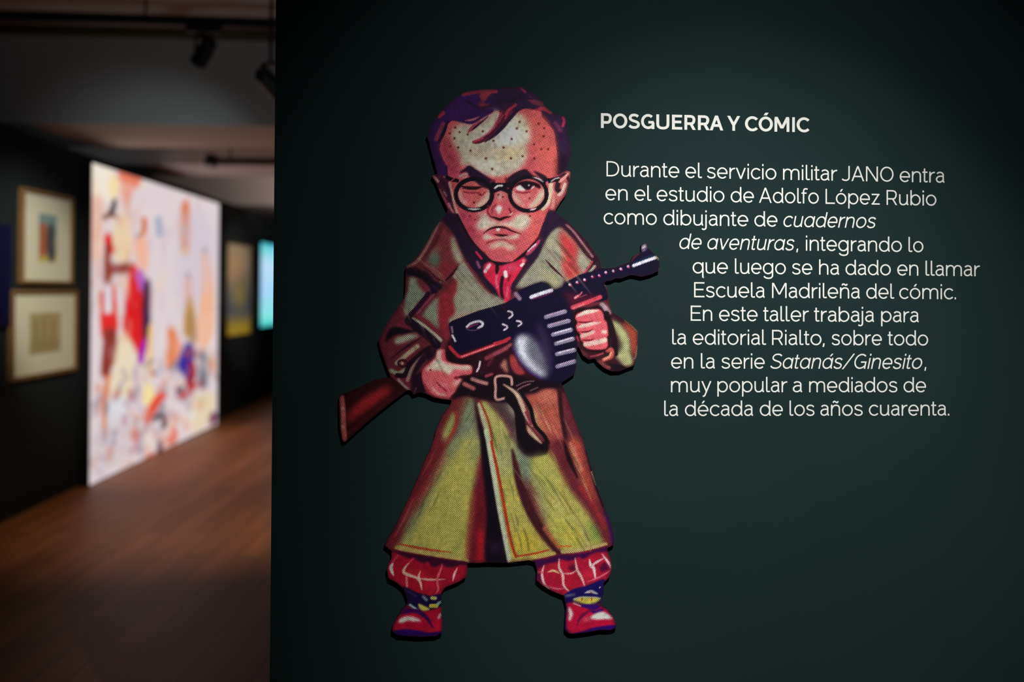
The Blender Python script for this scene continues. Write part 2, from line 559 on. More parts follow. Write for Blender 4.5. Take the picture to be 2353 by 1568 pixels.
T((140,28,44), 20, [(1400,440),(1500,455),(1600,440)], 16)
# brows
F((46,24,54), [(690,105),(735,68),(860,140),(1010,240),(1095,290),(1090,400),(970,390),(880,345),(790,270),(720,195)], 8)
F((46,24,54), [(585,175),(640,130),(735,68),(800,130),(700,150),(640,165)], 8)
T((190,150,150), 30, [(600,220),(650,195),(700,185)], 16)
T((180,130,130), 22, [(640,240),(700,225)], 14)
F((46,26,48), [(1250,285),(1330,205),(1440,142),(1535,118),(1580,150),(1640,205),(1700,232),(1600,240),(1480,265),(1380,330),(1290,355)], 8)
F((46,26,46), [(1650,142),(1760,180),(1840,238),(1840,310),(1760,262),(1700,200)], 6)
T((120,32,48), 26, [(1040,290),(1090,280)], 14)
T((110,30,50), 24, [(1250,250),(1270,290)], 14)
# glasses
p.ring((24,12,30), 62, 800, 478, 258, 222, 8)
p.ring((24,12,30), 58, 1572, 470, 262, 240, 8)
T((26,13,32), 76, [(1070,345),(1180,350),(1300,345)], 8)
T((26,13,32), 60, [(1060,440),(1100,420),(1180,395),(1260,420),(1300,450)], 8)
T((226,222,220), 26, [(1098,385),(1140,355),(1200,352)], 14)
T((26,14,36), 56, [(420,235),(480,265),(560,280)], 8)
T((26,14,34), 66, [(1810,285),(1900,275),(1990,255)], 10)
p.dot((200,110,150), 1838, 305, 14, 8)
T((190,180,180), 18, [(1900,290),(1950,255),(2010,240)], 12)
T((214,208,204), 24, [(705,678),(800,688),(895,680)], 12, True)
T((214,190,190), 26, [(1590,700),(1640,690),(1690,672)], 12, True)
T((214,200,200), 20, [(1630,228),(1720,255),(1790,300)], 12, True)
T((190,80,80), 16, [(470,290),(520,250)], 12)
# mouth and chin
F((188,54,66), [(950,1030),(1100,972),(1240,972),(1420,1040),(1260,1060),(1080,1055)], 10)
F((206,190,172), [(930,1060),(1000,1040),(1080,1085),(1290,1075),(1440,1035),(1410,1105),(1220,1110),(1050,1110),(950,1120)], 20)
F((192,56,62), [(1000,1000),(1240,985),(1290,1050),(1100,1048)], 14)
p.dot((220,205,200), 1145, 975, 26, 20)
T((52,14,30), 32, [(930,1035),(1020,972),(1110,945),(1230,948),(1340,995),(1470,1040)], 12, True)
T((44,14,22), 32, [(1090,1048),(1190,1060),(1285,1055)], 12, True)
T((150,36,52), 24, [(980,1170),(1090,1130),(1240,1125),(1350,1195)], 20)
F((208,186,168), [(1010,1220),(1080,1172),(1190,1140),(1300,1180),(1400,1235),(1330,1275),(1200,1220),(1080,1245)], 22)
T((26,12,28), 44, [(560,770),(640,930),(740,1110),(860,1260),(960,1360),(1060,1440),(1200,1465),(1350,1455),(1470,1370),(1590,1260),(1740,1080),(1800,930)], 10)
for x, y in [(740,785),(815,835),(1595,785),(1145,480),(1210,515),(1590,530),(1000,640)]:
    p.dot((110,34,34), x, y, 14, 12)

# ---- coat, left lapel and neckerchief
p.frame(860, 480, 6.533)
T((150,108,100), 46, [(975,200),(890,370),(780,590),(640,790),(500,870)], 30)
T((84,28,40), 40, [(1010,330),(900,540),(790,690)], 40)
F((118,48,56), [(1040,300),(1140,420),(1160,560),(1210,760),(1240,860),(1060,1050),(960,940),(760,830),(840,700),(960,500)], 20)
F((96,108,96), [(900,640),(960,660),(985,760),(960,880),(860,850),(800,780),(850,700)], 30)
F((150,146,126), [(940,560),(980,600),(900,700),(820,760),(850,680)], 30, op=.5)
F((124,40,54), [(1000,820),(1080,780),(1200,800),(1240,860),(1060,1050),(990,960)], 24)
F((168,160,136), [(1150,420),(1200,440),(1260,580),(1340,760),(1290,830),(1220,770),(1160,600)], 24)
F(GR, [(1270,860),(1350,800),(1420,900),(1550,1080),(1720,1260),(1890,1420),(1700,1500),(1480,1600),(1200,1600),(1210,1300),(1230,1100),(1180,1010)], 14)
F((132,38,50), [(1240,1060),(1215,1300),(1205,1600),(950,1600),(1000,1400),(1080,1220)], 24)
F((184,90,60), [(1190,1250),(1240,1180),(1220,1500),(1180,1560)], 40, op=.4)
F((128,134,114), [(540,1030),(640,1050),(700,1130),(830,1220),(760,1320),(640,1420),(540,1600),(440,1600),(500,1350),(510,1150)], 20)
F((110,40,56), [(640,1090),(720,1080),(840,1210),(790,1290),(700,1200)], 20)
F(K, [(470,905),(560,880),(640,885),(720,930),(800,960),(900,1080),(1010,1150),(960,1240),(870,1285),(830,1180),(720,1065),(600,1010),(480,995)], 10)
F((34,20,58), [(840,1130),(1000,1130),(980,1200),(880,1250)], 20, op=.7)
T((150,110,115), 16, [(860,940),(960,1050),(1000,1110)], 14)
T((56,16,38), 30, [(740,880),(860,960),(960,1060),(1040,1090)], 20, True)
T((52,14,34), 40, [(1250,870),(1160,990),(1060,1090)], 16, True)
F((38,22,46), [(1050,70),(1220,80),(1290,220),(1390,410),(1550,580),(1680,690),(1720,800),(1640,850),(1640,960),(1700,1060),(1850,1200),(1910,1410),
               (1760,1290),(1600,1110),(1480,930),(1380,780),(1290,600),(1220,430),(1130,290),(1030,200)], 14)
T((110,40,56), 22, [(1400,820),(1500,960),(1620,1130),(1800,1330)], 16)
T((200,40,80), 30, [(1530,650),(1570,700),(1610,750)], 8)
T((150,90,130), 34, [(1545,800),(1580,880)], 40)
F((196,38,76), [(1650,860),(1700,805),(1770,805),(1820,850),(1890,860),(2000,830),(2150,775),(2250,720),(2310,790),(2260,900),(2160,1020),
                (2090,1140),(2045,1240),(2035,1350),(1960,1425),(1890,1350),(1820,1200),(1720,1090),(1650,990)], 6)
F((206,96,120), [(1930,850),(2100,820),(2160,900),(2040,960)], 40, op=.6)
T((210,120,140), 34, [(1840,990),(1830,1080),(1850,1180)], 30, op=.7)
T((206,110,140), 26, [(2000,1180),(1990,1320)], 30, op=.7)
T((30,12,28), 58, [(1845,820),(1845,900),(1835,980)], 12, True)
T((50,12,38), 50, [(1925,1030),(1905,1180),(1925,1350)], 16)
T((130,20,50), 30, [(2040,1000),(2010,1080)], 30)
T((224,190,205), 50, [(1730,845),(1700,890),(1665,940)], 26)
T((228,224,230), 56, [(1968,955),(1975,1010)], 16)
T((226,220,224), 44, [(2210,850),(2235,830)], 16)
p.dot((210,140,150), 2240, 780, 24, 30)

# ---- right lapel, shoulder
p.frame(1160, 480, 6.349)
F((58,30,42), [(700,60),(900,180),(1200,480),(1380,760),(1400,880),(1240,1000),(900,1200),(700,1200),(100,1250),(100,1100),(400,640),(560,200)], smooth=False)
F((152,148,128), [(800,270),(920,370),(1080,560),(1270,760),(1230,840),(1130,970),(930,1050),(870,1020),(840,1110),(720,1165),(650,1100),(560,1060),
                  (250,1155),(160,1120),(330,890),(480,680),(600,430),(690,320)], 20)
F((172,58,62), [(830,300),(900,380),(1050,520),(1060,640),(1040,800),(1110,950),(930,1030),(840,850),(850,650),(800,450)], 36)
F((206,196,130), [(640,420),(720,470),(700,580),(640,560)], 40, op=.5)
F((176,165,110), [(540,900),(760,960),(820,1060),(720,1150),(640,1080)], 50, op=.6)
T((50,24,42), 96, [(740,140),(1000,330),(1200,560),(1330,760),(1370,880)], 26)
T((150,108,112), 30, [(880,215),(1000,330),(1130,500),(1280,700)], 24)
T((62,24,42), 26, [(870,280),(1050,480),(1180,660),(1290,760)], 16)
T((190,56,84), 22, [(1275,770),(1235,840),(1160,930)], 12)
T((40,22,34), 40, [(1320,770),(1250,880)], 20)
T((160,150,140), 40, [(1240,920),(1310,840)], 22)
T((56,12,34), 34, [(590,745),(720,880),(890,1030)], 14, True)
F((42,26,52), [(620,60),(720,30),(920,200),(720,290),(600,450),(480,700),(330,890),(170,1110),(110,1190),(90,1140),(250,960),(345,820),(335,760),
               (275,690),(360,655),(480,500),(560,250)], 12)
F((190,66,104), [(305,655),(400,560),(495,450),(512,480),(430,600),(345,675)], 8)
T((226,200,214), 24, [(340,620),(400,560),(450,520)], 18)

# ---- left sleeve and hand
p.frame(860, 680, 6.273)
F((100,36,50), [(430,-20),(200,350),(40,620),(110,860),(240,1200),(520,1400),(700,1300),(980,760),(900,600),(560,420)], 10)
F((124,130,112), [(470,-40),(720,-40),(560,140),(470,290),(430,240)], 16)
F((122,38,62), [(430,330),(560,420),(620,490),(480,470),(330,440)], 16)
T((40,18,40), 66, [(780,-30),(640,150),(540,260),(470,350)], 16)
T((126,60,86), 24, [(860,-20),(700,160),(620,260)], 24)
F((134,136,116), [(700,260),(930,20),(945,300),(930,490),(880,440),(760,340)], 18)
F((134,38,50), [(950,-20),(1165,-20),(1170,250),(1080,330),(1060,440),(1080,640),(1000,600),(930,400)], 24)
F(GR, [(1175,-30),(1640,-30),(1890,100),(1600,220),(1300,325),(1090,400),(1090,320),(1165,240)], 18)
F((184,100,70), [(1120,330),(1250,280),(1600,190),(1500,250),(1200,350)], 40, op=.4)
T((120,34,52), 30, [(620,290),(760,380),(900,500),(1000,620)], 16)
T((176,170,148), 46, [(560,335),(700,420),(830,525),(960,640)], 26)
T((30,15,36), 120, [(500,370),(650,480),(800,600),(900,710)], 24)
F(K, [(215,490),(330,450),(470,485),(620,500),(480,545),(330,555),(240,600),(160,680)], 14)
F((166,166,138), [(290,650),(320,600),(400,580),(560,548),(630,585),(520,640),(330,700)], 18)
T((56,20,36), 34, [(240,910),(450,745),(700,590)], 18, True)
T((168,152,126), 66, [(330,970),(480,840),(620,730)], 36)
T((150,145,118), 60, [(240,1080),(350,1120),(440,1070)], 30)
p.ring((60,24,36), 34, 410, 975, 62, 48, 16)
p.dot((190,160,140), 405, 978, 18, 16)
T((32,14,30), 70, [(330,1150),(440,1140),(520,980),(680,830),(820,740)], 22)
T((150,122,112), 48, [(480,1220),(540,1060),(640,930),(760,830)], 26)
F((38,16,36), [(600,1130),(700,990),(830,900),(910,790),(800,760),(690,850),(620,950),(560,1080),(530,1200),(540,1370),(560,1420),(740,1400),(700,1250),(690,1100)], 12)
T((120,60,70), 20, [(700,1000),(760,930)], 30, op=.6)
T((150,130,120), 40, [(350,1210),(430,1300),(490,1350)], 26)
T((90,50,60), 24, [(570,1410),(600,1330)], 20)

# ---- gun receiver, drum, barrel
p.frame(0, 0, 1)
F((48,18,32), [(1040,770),(1160,740),(1300,700),(1330,790),(1325,900),(1290,900),(1200,880),(1060,900),(1020,880)], 3)
F(N_, [(1031,744),(1040,737),(1100,714),(1160,697),(1184,684),(1192,668),(1212,659),(1243,648),(1256,652),(1268,663),(1276,666),(1292,660),
       (1297,651),(1330,632),(1360,624),(1376,617),(1400,617),(1425,612),(1452,600),(1473,580),(1473,560),(1486,556),(1520,590),(1520,625),
       (1470,640),(1392,648),(1390,655),(1398,680),(1395,690),(1340,700),(1318,712),(1316,740),(1326,790),(1325,845),(1320,862),(1290,884),
       (1262,882),(1238,872),(1215,855),(1198,835),(1185,810),(1178,782),(1160,780),(1120,792),(1053,812),(1046,804),(1038,785)], smooth=False)
p.frame(1160, 480, 6.349)
T((36,18,56), 60, [(1000,1080),(1340,960),(1700,860)], 50, op=.5)
for i, (x, y) in enumerate([(945,1105),(1050,1070),(1160,1033),(1270,985),(1370,970),(1470,925),(1580,905),(1690,875),(1795,837)]):
    p.dot((176,50,96), x + 12, y + 12, 17, 8)
    p.dot((206,190,206), x, y, 16 if i != 3 and i != 4 else 11, 8)
T((18,14,34), 10, [(1490,860),(1500,1060)], 10, op=.7)
T((18,14,34), 10, [(1590,850),(1620,1020)], 10, op=.7)
T((18,40,60), 30, [(1880,790),(2050,720),(2190,670)], 16)
T((206,206,216), 46, [(1880,830),(2050,765),(2220,705)], 18)
T((220,214,90), 22, [(2215,690),(2245,740)], 10)
T((190,180,90), 10, [(2258,850),(2252,910)], 6)
F((200,196,202), [(1985,545),(2060,495),(2072,540),(2050,600),(2000,615)], 10)
T((90,70,110), 22, [(2010,600),(2090,560)], 16)
F((22,30,44), [(340,1150),(500,1080),(600,1080),(690,1140),(500,1200)], 20, op=.7)
T((206,206,216), 54, [(385,1288),(520,1240),(680,1190)], 18)
T((160,40,110), 12, [(400,1320),(560,1275),(690,1220)], 8, op=.7)
T((140,120,140), 60, [(160,1240),(215,1310)], 36)
F((72,20,44), [(850,1190),(980,1230),(1200,1250),(1380,1250),(1390,1290),(1000,1470),(930,1380)], 40)
T((188,70,88), 62, [(990,1440),(1200,1365),(1390,1290)], 22)
T((210,140,140), 26, [(1000,1455),(1140,1400)], 26, op=.6)
T((206,130,140), 34, [(1025,1300),(1070,1270)], 12)
T((190,100,120), 20, [(1070,1280),(1125,1220)], 12)
T((150,80,100), 18, [(1090,1290),(1190,1255)], 16, op=.7)
T((190,150,150), 10, [(1460,1110),(1492,1160)], 6)
p.frame(860, 680, 6.273)
T((212,208,216), 34, [(1335,450),(1390,400),(1500,368),(1560,392),(1555,430),(1500,465)], 14)
T((130,40,90), 18, [(1340,470),(1420,430),(1490,410)], 10)
T((90,70,110), 14, [(1340,490),(1440,500),(1510,475)], 14)
T((150,120,140), 26, [(1115,450),(1130,530)], 20)
T((216,214,214), 26, [(1125,570),(1170,655)], 12)
T((176,44,62), 46, [(1090,740),(1180,840),(1250,880),(1400,830),(1700,720),(1900,650)], 14)
T((212,130,140), 18, [(1260,880),(1500,795),(1880,660)], 12)
T((150,60,76), 60, [(1620,900),(1750,830),(1900,760)], 40, op=.8)
T((200,190,200), 28, [(1525,950),(1510,1030),(1480,1090)], 12)
T((120,50,66), 40, [(1640,1000),(1700,900)], 40, op=.6)
p.frame(1140, 640, 6.031)
T((48,20,84), 40, [(240,960),(330,1130),(470,1290),(620,1380)], 26)
F((104,102,118), [(290,840),(340,790),(430,775),(530,830),(640,980),(710,1130),(730,1300),(690,1370),(560,1310),(430,1210),(320,1060),(280,950)], 40)
F((60,52,80), [(560,640),(640,640),(760,900),(790,1150),(760,1330),(700,1200),(620,940)], 40, op=.7)
F((206,212,222), [(275,860),(330,800),(400,800),(430,880),(420,1000),(480,1130),(580,1250),(690,1350),(620,1350),(480,1260),(360,1140),(290,990)], 36)
for a, b, c in [((690,535),(955,460),0), ((735,660),(1005,590),0), ((790,780),(1040,715),1), ((830,905),(1065,840),1), ((845,1050),(1085,995),1), ((850,1220),(1095,1150),0)]:
    m_ = ((a[0]+b[0])/2, (a[1]+b[1])/2)
    T((134,126,150), 58, [a, m_, b], 14)
    T((206,200,214) if c else (170,150,176), 20, [(a[0]+20,a[1]-18), (m_[0],m_[1]-18), (b[0]-10,b[1]-18)], 12)
for q in [[(165,455),(215,470),(225,515),(180,550)], [(90,635),(145,660),(150,690),(110,715)], [(285,590),(335,600),(350,630),(310,660)]]:
    T((206,196,206), 24, q, 10)
T((174,46,66), 44, [(-20,905),(100,870),(185,830)], 14)
T((140,70,84), 44, [(-20,1050),(100,990),(200,920)], 30)
F((150,56,62), [(190,1080),(250,1070),(310,1190),(400,1310),(300,1335),(210,1230)], 14)
F((176,120,110), [(60,1200),(130,1120),(150,1200),(160,1310),(100,1260)], 18)
# ---- right sleeve and hand
F((58,26,36), [(1480,300),(1560,420),(1620,480),(1800,570),(2000,740),(1990,1060),(1930,1230),(1760,1310),(1560,1310),(1380,1150),(1270,1150),(1130,960),(1180,850),(1540,900),(1560,700),(1490,520),(1420,400)], smooth=False)
T((160,140,144), 76, [(1470,370),(1520,420),(1560,470)], 34)
F((150,68,50), [(1760,610),(1880,660),(1970,750),(1970,900),(1930,1080),(1870,1000),(1860,850),(1800,720)], 26)
F((176,174,118), [(1570,570),(1700,625),(1790,720),(1850,850),(1860,1020),(1900,1180),(1800,1225),(1700,1130),(1660,1060),(1740,950),(1690,800),(1620,680)], 22)
F((96,104,70), [(1700,880),(1760,900),(1740,1000),(1690,1060),(1690,980)], 30, op=.7)
T((216,190,90), 26, [(1790,580),(1900,670),(1965,745)], 12, op=.7)
T((200,180,120), 30, [(1960,940),(1940,1080),(1920,1110)], 24, op=.6)
T((32,20,28), 80, [(1530,490),(1600,690),(1640,880),(1650,1040)], 26)
T((28,18,28), 90, [(1560,1230),(1700,1240),(1780,1270)], 30)
T((176,84,80), 52, [(1540,1000),(1600,990),(1600,1080),(1490,1130)], 30)
T((200,150,130), 26, [(1500,1120),(1570,1080),(1590,1030)], 20)
T((150,56,76), 26, [(1310,1085),(1390,1070),(1480,1040)], 16)
T((130,66,66), 60, [(1430,1160),(1510,1220),(1560,1240)], 36)
T((120,56,60), 40, [(1180,1010),(1260,1080)], 36, op=.6)
F((26,14,26), [(1080,460),(1300,400),(1440,380),(1500,470),(1560,600),(1570,800),(1560,960),(1440,1020),(1250,1000),(1170,880),(1080,760)], 10)
F((200,58,64), [(1095,545),(1120,490),(1200,460),(1310,435),(1430,428),(1485,490),(1500,570),(1535,610),(1550,720),(1555,790),(1530,835),(1550,900),(1530,970),
                (1420,992),(1260,975),(1210,900),(1165,840),(1175,790),(1120,720),(1105,660),(1125,610)], 6)
T((212,190,178), 60, [(1125,525),(1250,470),(1420,445)], 26, True)
T((212,176,162), 60, [(1130,680),(1250,645),(1440,612)], 30, True)
T((210,160,150), 56, [(1190,800),(1340,745)], 30)
T((214,180,165), 66, [(1240,915),(1400,885),(1510,855)], 34)
T((214,170,160), 50, [(1480,740),(1510,745)], 30)
T((104,18,38), 24, [(1115,600),(1230,612),(1350,590)], 14, True)
T((104,18,38), 24, [(1140,740),(1250,742),(1340,708)], 14, True)
T((104,18,38), 22, [(1190,855),(1290,860),(1360,835)], 14, True)
T((150,40,60), 26, [(1120,810),(1140,860)], 14)

# ---- left hand
p.frame(860, 680, 6.273)
F((196,62,68), [(905,800),(960,775),(1020,780),(1035,880),(1100,955),(1250,990),(1360,995),(1412,1045),(1395,1130),(1260,1150),(1185,1180),
                (1262,1205),(1272,1270),(1200,1335),(1185,1375),(1110,1440),(1095,1495),(960,1490),(850,1445),(765,1385),(700,1240),(685,1110),(740,1010),(830,945),(885,880)], 6)
F((212,200,182), [(915,790),(985,790),(965,900),(1040,970),(1200,1005),(1370,1010),(1400,1060),(1290,1070),(1150,1060),(1080,1140),(1000,1090),(850,1075),(740,1070),(840,960),(900,880)], 20)
F((190,44,60), [(985,800),(1025,790),(1030,880),(1060,950),(980,920)], 12)
F((214,150,140), [(1170,1220),(1250,1210),(1260,1270),(1190,1310),(1120,1270)], 24)
T((208,140,130), 36, [(840,1330),(920,1410),(1010,1430)], 34)
T((200,120,120), 40, [(960,1270),(1060,1300)], 50, op=.6)
T((140,28,48), 24, [(900,1250),(980,1330),(1040,1370)], 18)
T((130,26,46), 26, [(1190,1170),(1160,1185),(1200,1200)], 12)
T((110,26,40), 30, [(730,1280),(800,1400),(900,1470)], 30, op=.6)
p.dot((130,30,44), 810, 1070, 16, 16)
F((30,12,26), [(1035,770),(1090,800),(1190,900),(1320,930),(1460,930),(1450,975),(1380,985),(1200,975),(1060,940),(1030,860)], 10)

# ---- rifle stock
p.frame(770, 840, 4.44)
F((52,18,24), [(30,300),(80,290),(250,225),(420,140),(580,120),(740,255),(560,395),(350,565),(150,745),(95,795),(60,790),(35,600)], smooth=False)
F((150,34,44), [(115,520),(280,350),(480,240),(560,215),(560,280),(400,400),(150,580)], 34)
F((176,46,52), [(180,450),(320,350),(500,240),(540,240),(400,350),(230,460)], 34)
T((90,30,34), 40, [(130,700),(350,520),(560,350)], 50, op=.6)
T((184,96,92), 54, [(65,325),(80,450),(85,620),(95,770)], 22)
p.dot((214,160,150), 75, 440, 16, 22)
p.dot((210,160,150), 75, 625, 16, 22)
# ---- coat below the belt
F((104,38,44), [(1170,330),(1420,330),(1440,1160),(830,1160),(1000,740),(1100,500)], smooth=False)
F((128,134,104), [(1340,330),(1420,340),(1440,500),(1470,700),(1500,900),(1480,1170),(990,1170),(1060,1060),(1150,880),(1250,640),(1290,450)], 34)
F((176,172,86), [(1300,760),(1440,720),(1490,900),(1470,1170),(1020,1170),(1180,950)], 60)
F((172,164,92), [(1215,480),(1225,600),(1170,720),(1100,835),(1075,790),(1110,650),(1170,530)], 16)
T((154,54,44), 24, [(1240,480),(1232,610),(1140,800)], 16)
F((180,172,96), [(1480,380),(1560,380),(1680,500),(1760,640),(1800,760),(1880,900),(1910,1170),(1620,1170),(1570,900),(1520,660)], 16)
T((188,186,150), 40, [(1470,400),(1530,640),(1580,900),(1620,1150)], 18)
F((78,62,66), [(1570,380),(1700,350),(1820,370),(1880,460),(1890,780),(1810,690),(1700,530)], 30)
F((146,138,126), [(1760,390),(1840,380),(1860,520),(1800,500)], 30)
F((126,128,112), [(1800,680),(1880,760),(1900,900),(1990,960),(2000,1100),(1900,1000)], 40)
F((160,84,72), [(1950,330),(2060,280),(2200,215),(2290,330),(2330,600),(2380,900),(2400,1180),(2250,920),(2160,720),(2050,640),(2000,450)], 24)
F((184,160,110), [(1990,420),(2050,470),(2090,620),(2160,720),(2080,660),(2020,560)], 30)
F((186,120,104), [(2060,300),(2200,250),(2260,380),(2160,380)], 40, op=.7)
T((54,24,32), 46, [(2290,260),(2310,500),(2350,720),(2400,900)], 30)
F((184,176,88), [(2000,960),(2180,880),(2300,1080),(2330,1170),(2020,1170)], 40)
F((22,13,24), [(1425,330),(1470,520),(1530,700),(1560,900),(1615,1170),(1540,1170),(1500,900),(1470,700),(1435,480)], 12)
T((156,56,46), 20, [(1480,370),(1560,560),(1620,850),(1668,1090)], 14)
# ---- belt
F((26,13,24), [(1180,350),(1230,270),(1290,160),(1400,110),(1620,100),(1820,100),(2000,140),(2150,170),(2280,190),(2290,225),(2120,240),(2040,280),(1940,295),(1800,370),(1640,375),(1440,335),(1300,315)], 12)
T((184,150,140), 26, [(1805,195),(1785,118),(1645,118),(1638,230),(1645,345),(1750,330)], 14)
T((170,124,124), 38, [(1400,140),(1470,165),(1545,185)], 26)
T((164,96,100), 42, [(1320,190),(1410,235)], 30)
T((150,60,80), 26, [(1540,110),(1600,90)], 26)
T((130,90,100), 14, [(1860,250),(1920,215),(1990,190)], 14)
T((120,84,96), 12, [(1850,210),(1940,170),(2030,160)], 14)
T((110,80,90), 12, [(1990,260),(2070,225)], 14)
T((24,14,24), 100, [(1780,330),(1870,450),(1890,600),(1920,820)], 16)
F((24,14,24), [(1860,640),(1960,680),(2030,750),(2100,790),(2170,770),(2182,840),(2150,910),(2020,942),(1920,905),(1865,820)], 10)
T((24,14,24), 40, [(1900,290),(1990,430),(2035,600),(2130,715),(2172,790)], 12)
T((190,168,146), 46, [(1720,195),(1840,280),(1900,390),(1950,520),(2010,620)], 22, True)
T((190,170,140), 40, [(1960,620),(2000,690),(2105,795)], 22, True)
T((130,40,66), 22, [(1945,480),(2000,600)], 20)

# ---- skirt of the coat
p.frame(870, 1020, 4.202)
F((186,177,88), [(690,0),(985,0),(950,250),(905,600),(865,900),(850,1140),(560,1075),(180,1035),(200,960),(280,820),(420,560),(560,300)], 24)
F((128,132,98), [(690,0),(800,0),(640,220),(500,480),(330,800),(220,960),(280,760),(480,400)], 44)
F((122,128,100), [(880,0),(980,0),(950,200),(900,180)], 40, op=.6)
F((116,30,44), [(520,-20),(660,-20),(560,200),(420,460),(280,700),(160,960),(40,980),(220,640),(400,250)], 34)
F((160,62,50), [(640,100),(660,140),(500,440),(360,640),(300,680),(470,380)], 30, op=.5)
F((104,24,40), [(975,150),(1060,150),(1070,600),(1060,1160),(870,1160),(905,850),(915,550)], 30)
F((150,66,50), [(905,500),(930,500),(905,800),(870,1100),(850,1000)], 26, op=.7)
F((166,28,44), [(960,850),(1010,850),(1020,1140),(960,1140)], 26)
F((23,15,28), [(985,-20),(1060,-20),(1105,300),(1150,600),(1200,850),(1265,1160),(1040,1160),(1045,700),(1010,300)], 12)
F((62,40,70), [(1080,930),(1160,940),(1180,1040),(1080,1050)], 50, op=.7)
F((188,178,88), [(1085,-20),(1290,-20),(1310,200),(1360,450),(1450,700),(1560,900),(1690,1050),(1640,1110),(1300,1150),(1240,900),(1160,500)], 16)
F((202,182,66), [(1280,880),(1440,860),(1580,980),(1480,1060),(1320,1070)], 60)
F((176,172,118), [(1130,0),(1280,0),(1300,200),(1220,330),(1150,250)], 50, op=.7)
T((192,198,164), 44, [(1040,-120),(1058,-20),(1115,320),(1165,620),(1225,930),(1268,1150)], 20)
F((116,132,112), [(1290,-20),(1380,120),(1500,160),(1480,320),(1480,450),(1380,320),(1310,180)], 40)
F((190,182,92), [(1480,150),(1650,120),(1720,200),(1850,420),(2000,600),(2120,770),(2200,980),(1900,1050),(1780,1070),(1640,850),(1570,640),(1500,400)], 36)
F((150,150,112), [(1480,350),(1560,400),(1640,750),(1560,640)], 40, op=.7)
F((200,190,80), [(1700,760),(1900,820),(1980,950),(1820,1000)], 60)
F((104,140,60), [(2040,780),(2120,790),(2170,920),(2100,920)], 40)
T((66,30,38), 84, [(1290,60),(1320,200),(1360,380),(1440,600),(1560,820),(1700,1010),(1820,1120)], 36, True)
T((176,104,64), 36, [(1600,820),(1680,930),(1740,1000)], 34, op=.8)
F((100,34,48), [(1660,-20),(1830,-20),(1900,330),(2060,560),(2200,800),(2280,960),(2200,980),(2060,720),(1880,460),(1750,240)], 30)
F((160,74,58), [(1830,-20),(1950,-20),(2010,230),(2090,460),(2110,560),(2020,480),(1930,330)], 30)
T((184,140,100), 30, [(1850,0),(1890,120),(1950,260)], 26, op=.7)
T((196,130,110), 30, [(1880,30),(1960,250)], 40, op=.6)
T((36,16,26), 44, [(1790,-20),(1840,150),(1920,330)], 28, True)
T((150,44,50), 50, [(1950,420),(2080,600),(2180,800)], 44, op=.7)
T((40,22,34), 26, [(2010,60),(2090,380),(2170,600)], 24)
T((70,26,84), 60, [(2200,660),(2250,820),(2275,960)], 30)
T((196,180,90), 10, [(2055,270),(2100,400)], 6)
T((188,166,96), 50, [(180,1010),(380,1045),(560,1080),(850,1140)], 16)
T((124,34,44), 18, [(60,985),(200,1040),(560,1105),(850,1150)], 8)
T((196,174,96), 44, [(1290,1135),(1500,1110),(1690,1065)], 14)
T((196,176,110), 40, [(1780,1045),(1900,1035),(2050,1010),(2190,975)], 16)
T((130,40,40), 16, [(1300,1152),(1500,1130),(1700,1085),(1780,1072),(1900,1062),(2080,1025),(2200,990)], 8)
T((168,58,38), 28, [(1088,-20),(1160,320),(1230,700),(1280,950),(1325,1090)], 12)
T((172,70,44), 18, [(1325,1090),(1500,1062),(1640,1028)], 12)
T((172,72,44), 24, [(160,960),(400,1010),(700,1052)], 14, True)
T((196,110,50), 14, [(1730,992),(1860,992)], 12)

# ---- left trouser leg, sock, shoe
p.frame(870, 1240, 6.532)
F((158,22,48), [(190,180),(420,215),(850,290),(1345,360),(1345,570),(1200,650),(1000,730),(930,830),(780,845),(600,805),(380,715),(140,620),(110,440)], smooth=False)
F((176,32,46), [(420,460),(700,440),(860,560),(700,590),(500,520)], 40)
F((126,8,40), [(620,400),(760,420),(900,480),(880,580),(700,500)], 50, op=.7)
F((184,30,56), [(660,640),(860,640),(870,760),(700,760)], 40, op=.7)
F((58,12,44), [(190,165),(500,215),(850,275),(1345,345),(1345,395),(1230,380),(1160,410),(1080,420),(1000,410),(950,370),(900,400),(840,420),(780,390),(740,330),(680,360),(600,330),(520,280),(460,290),(330,235)], 14)
for c, w_, q in [((206,192,184),56,[(215,350),(185,430),(225,545)]), ((212,180,160),46,[(460,350),(385,440),(395,510),(560,575),(630,650)]),
                 ((205,160,140),34,[(560,580),(760,605),(1000,600)]), ((214,190,170),40,[(625,480),(600,570),(630,660),(650,760)]),
                 ((200,96,112),34,[(955,370),(930,460),(890,560),(880,640),(895,750),(855,810)]), ((214,180,176),34,[(1180,430),(1140,520),(1112,625)]),
                 ((196,120,130),28,[(420,570),(425,720)]), ((180,56,84),26,[(290,240),(200,350)]), ((190,60,80),20,[(460,345),(520,290)])]:
    T(c, w_, q, 18, len(q) > 2)
F((32,20,62), [(360,715),(600,805),(780,850),(945,825),(950,1010),(850,1040),(700,1070),(560,1060),(430,960)], 8)
F((206,196,84), [(600,965),(680,1000),(770,1050),(660,1075),(605,1020)], 8)
T((206,192,72), 56, [(785,1000),(870,1000)], 10)
T((190,186,104), 50, [(800,880),(850,885)], 16)
T((150,196,190), 30, [(470,980),(520,1020),(580,1060)], 18)
T((150,160,170), 40, [(670,860),(720,910)], 30, op=.7)
T((140,190,166), 40, [(890,970),(930,940)], 24)
T((70,60,100), 30, [(400,760),(560,850)], 50, op=.6)
F((168,18,52), [(430,1000),(560,1050),(700,1085),(880,1040),(960,1030),(960,1400),(200,1400),(200,1300),(260,1190),(340,1080)], 8)
T((150,196,190), 22, [(470,985),(530,1030),(590,1060)], 14)
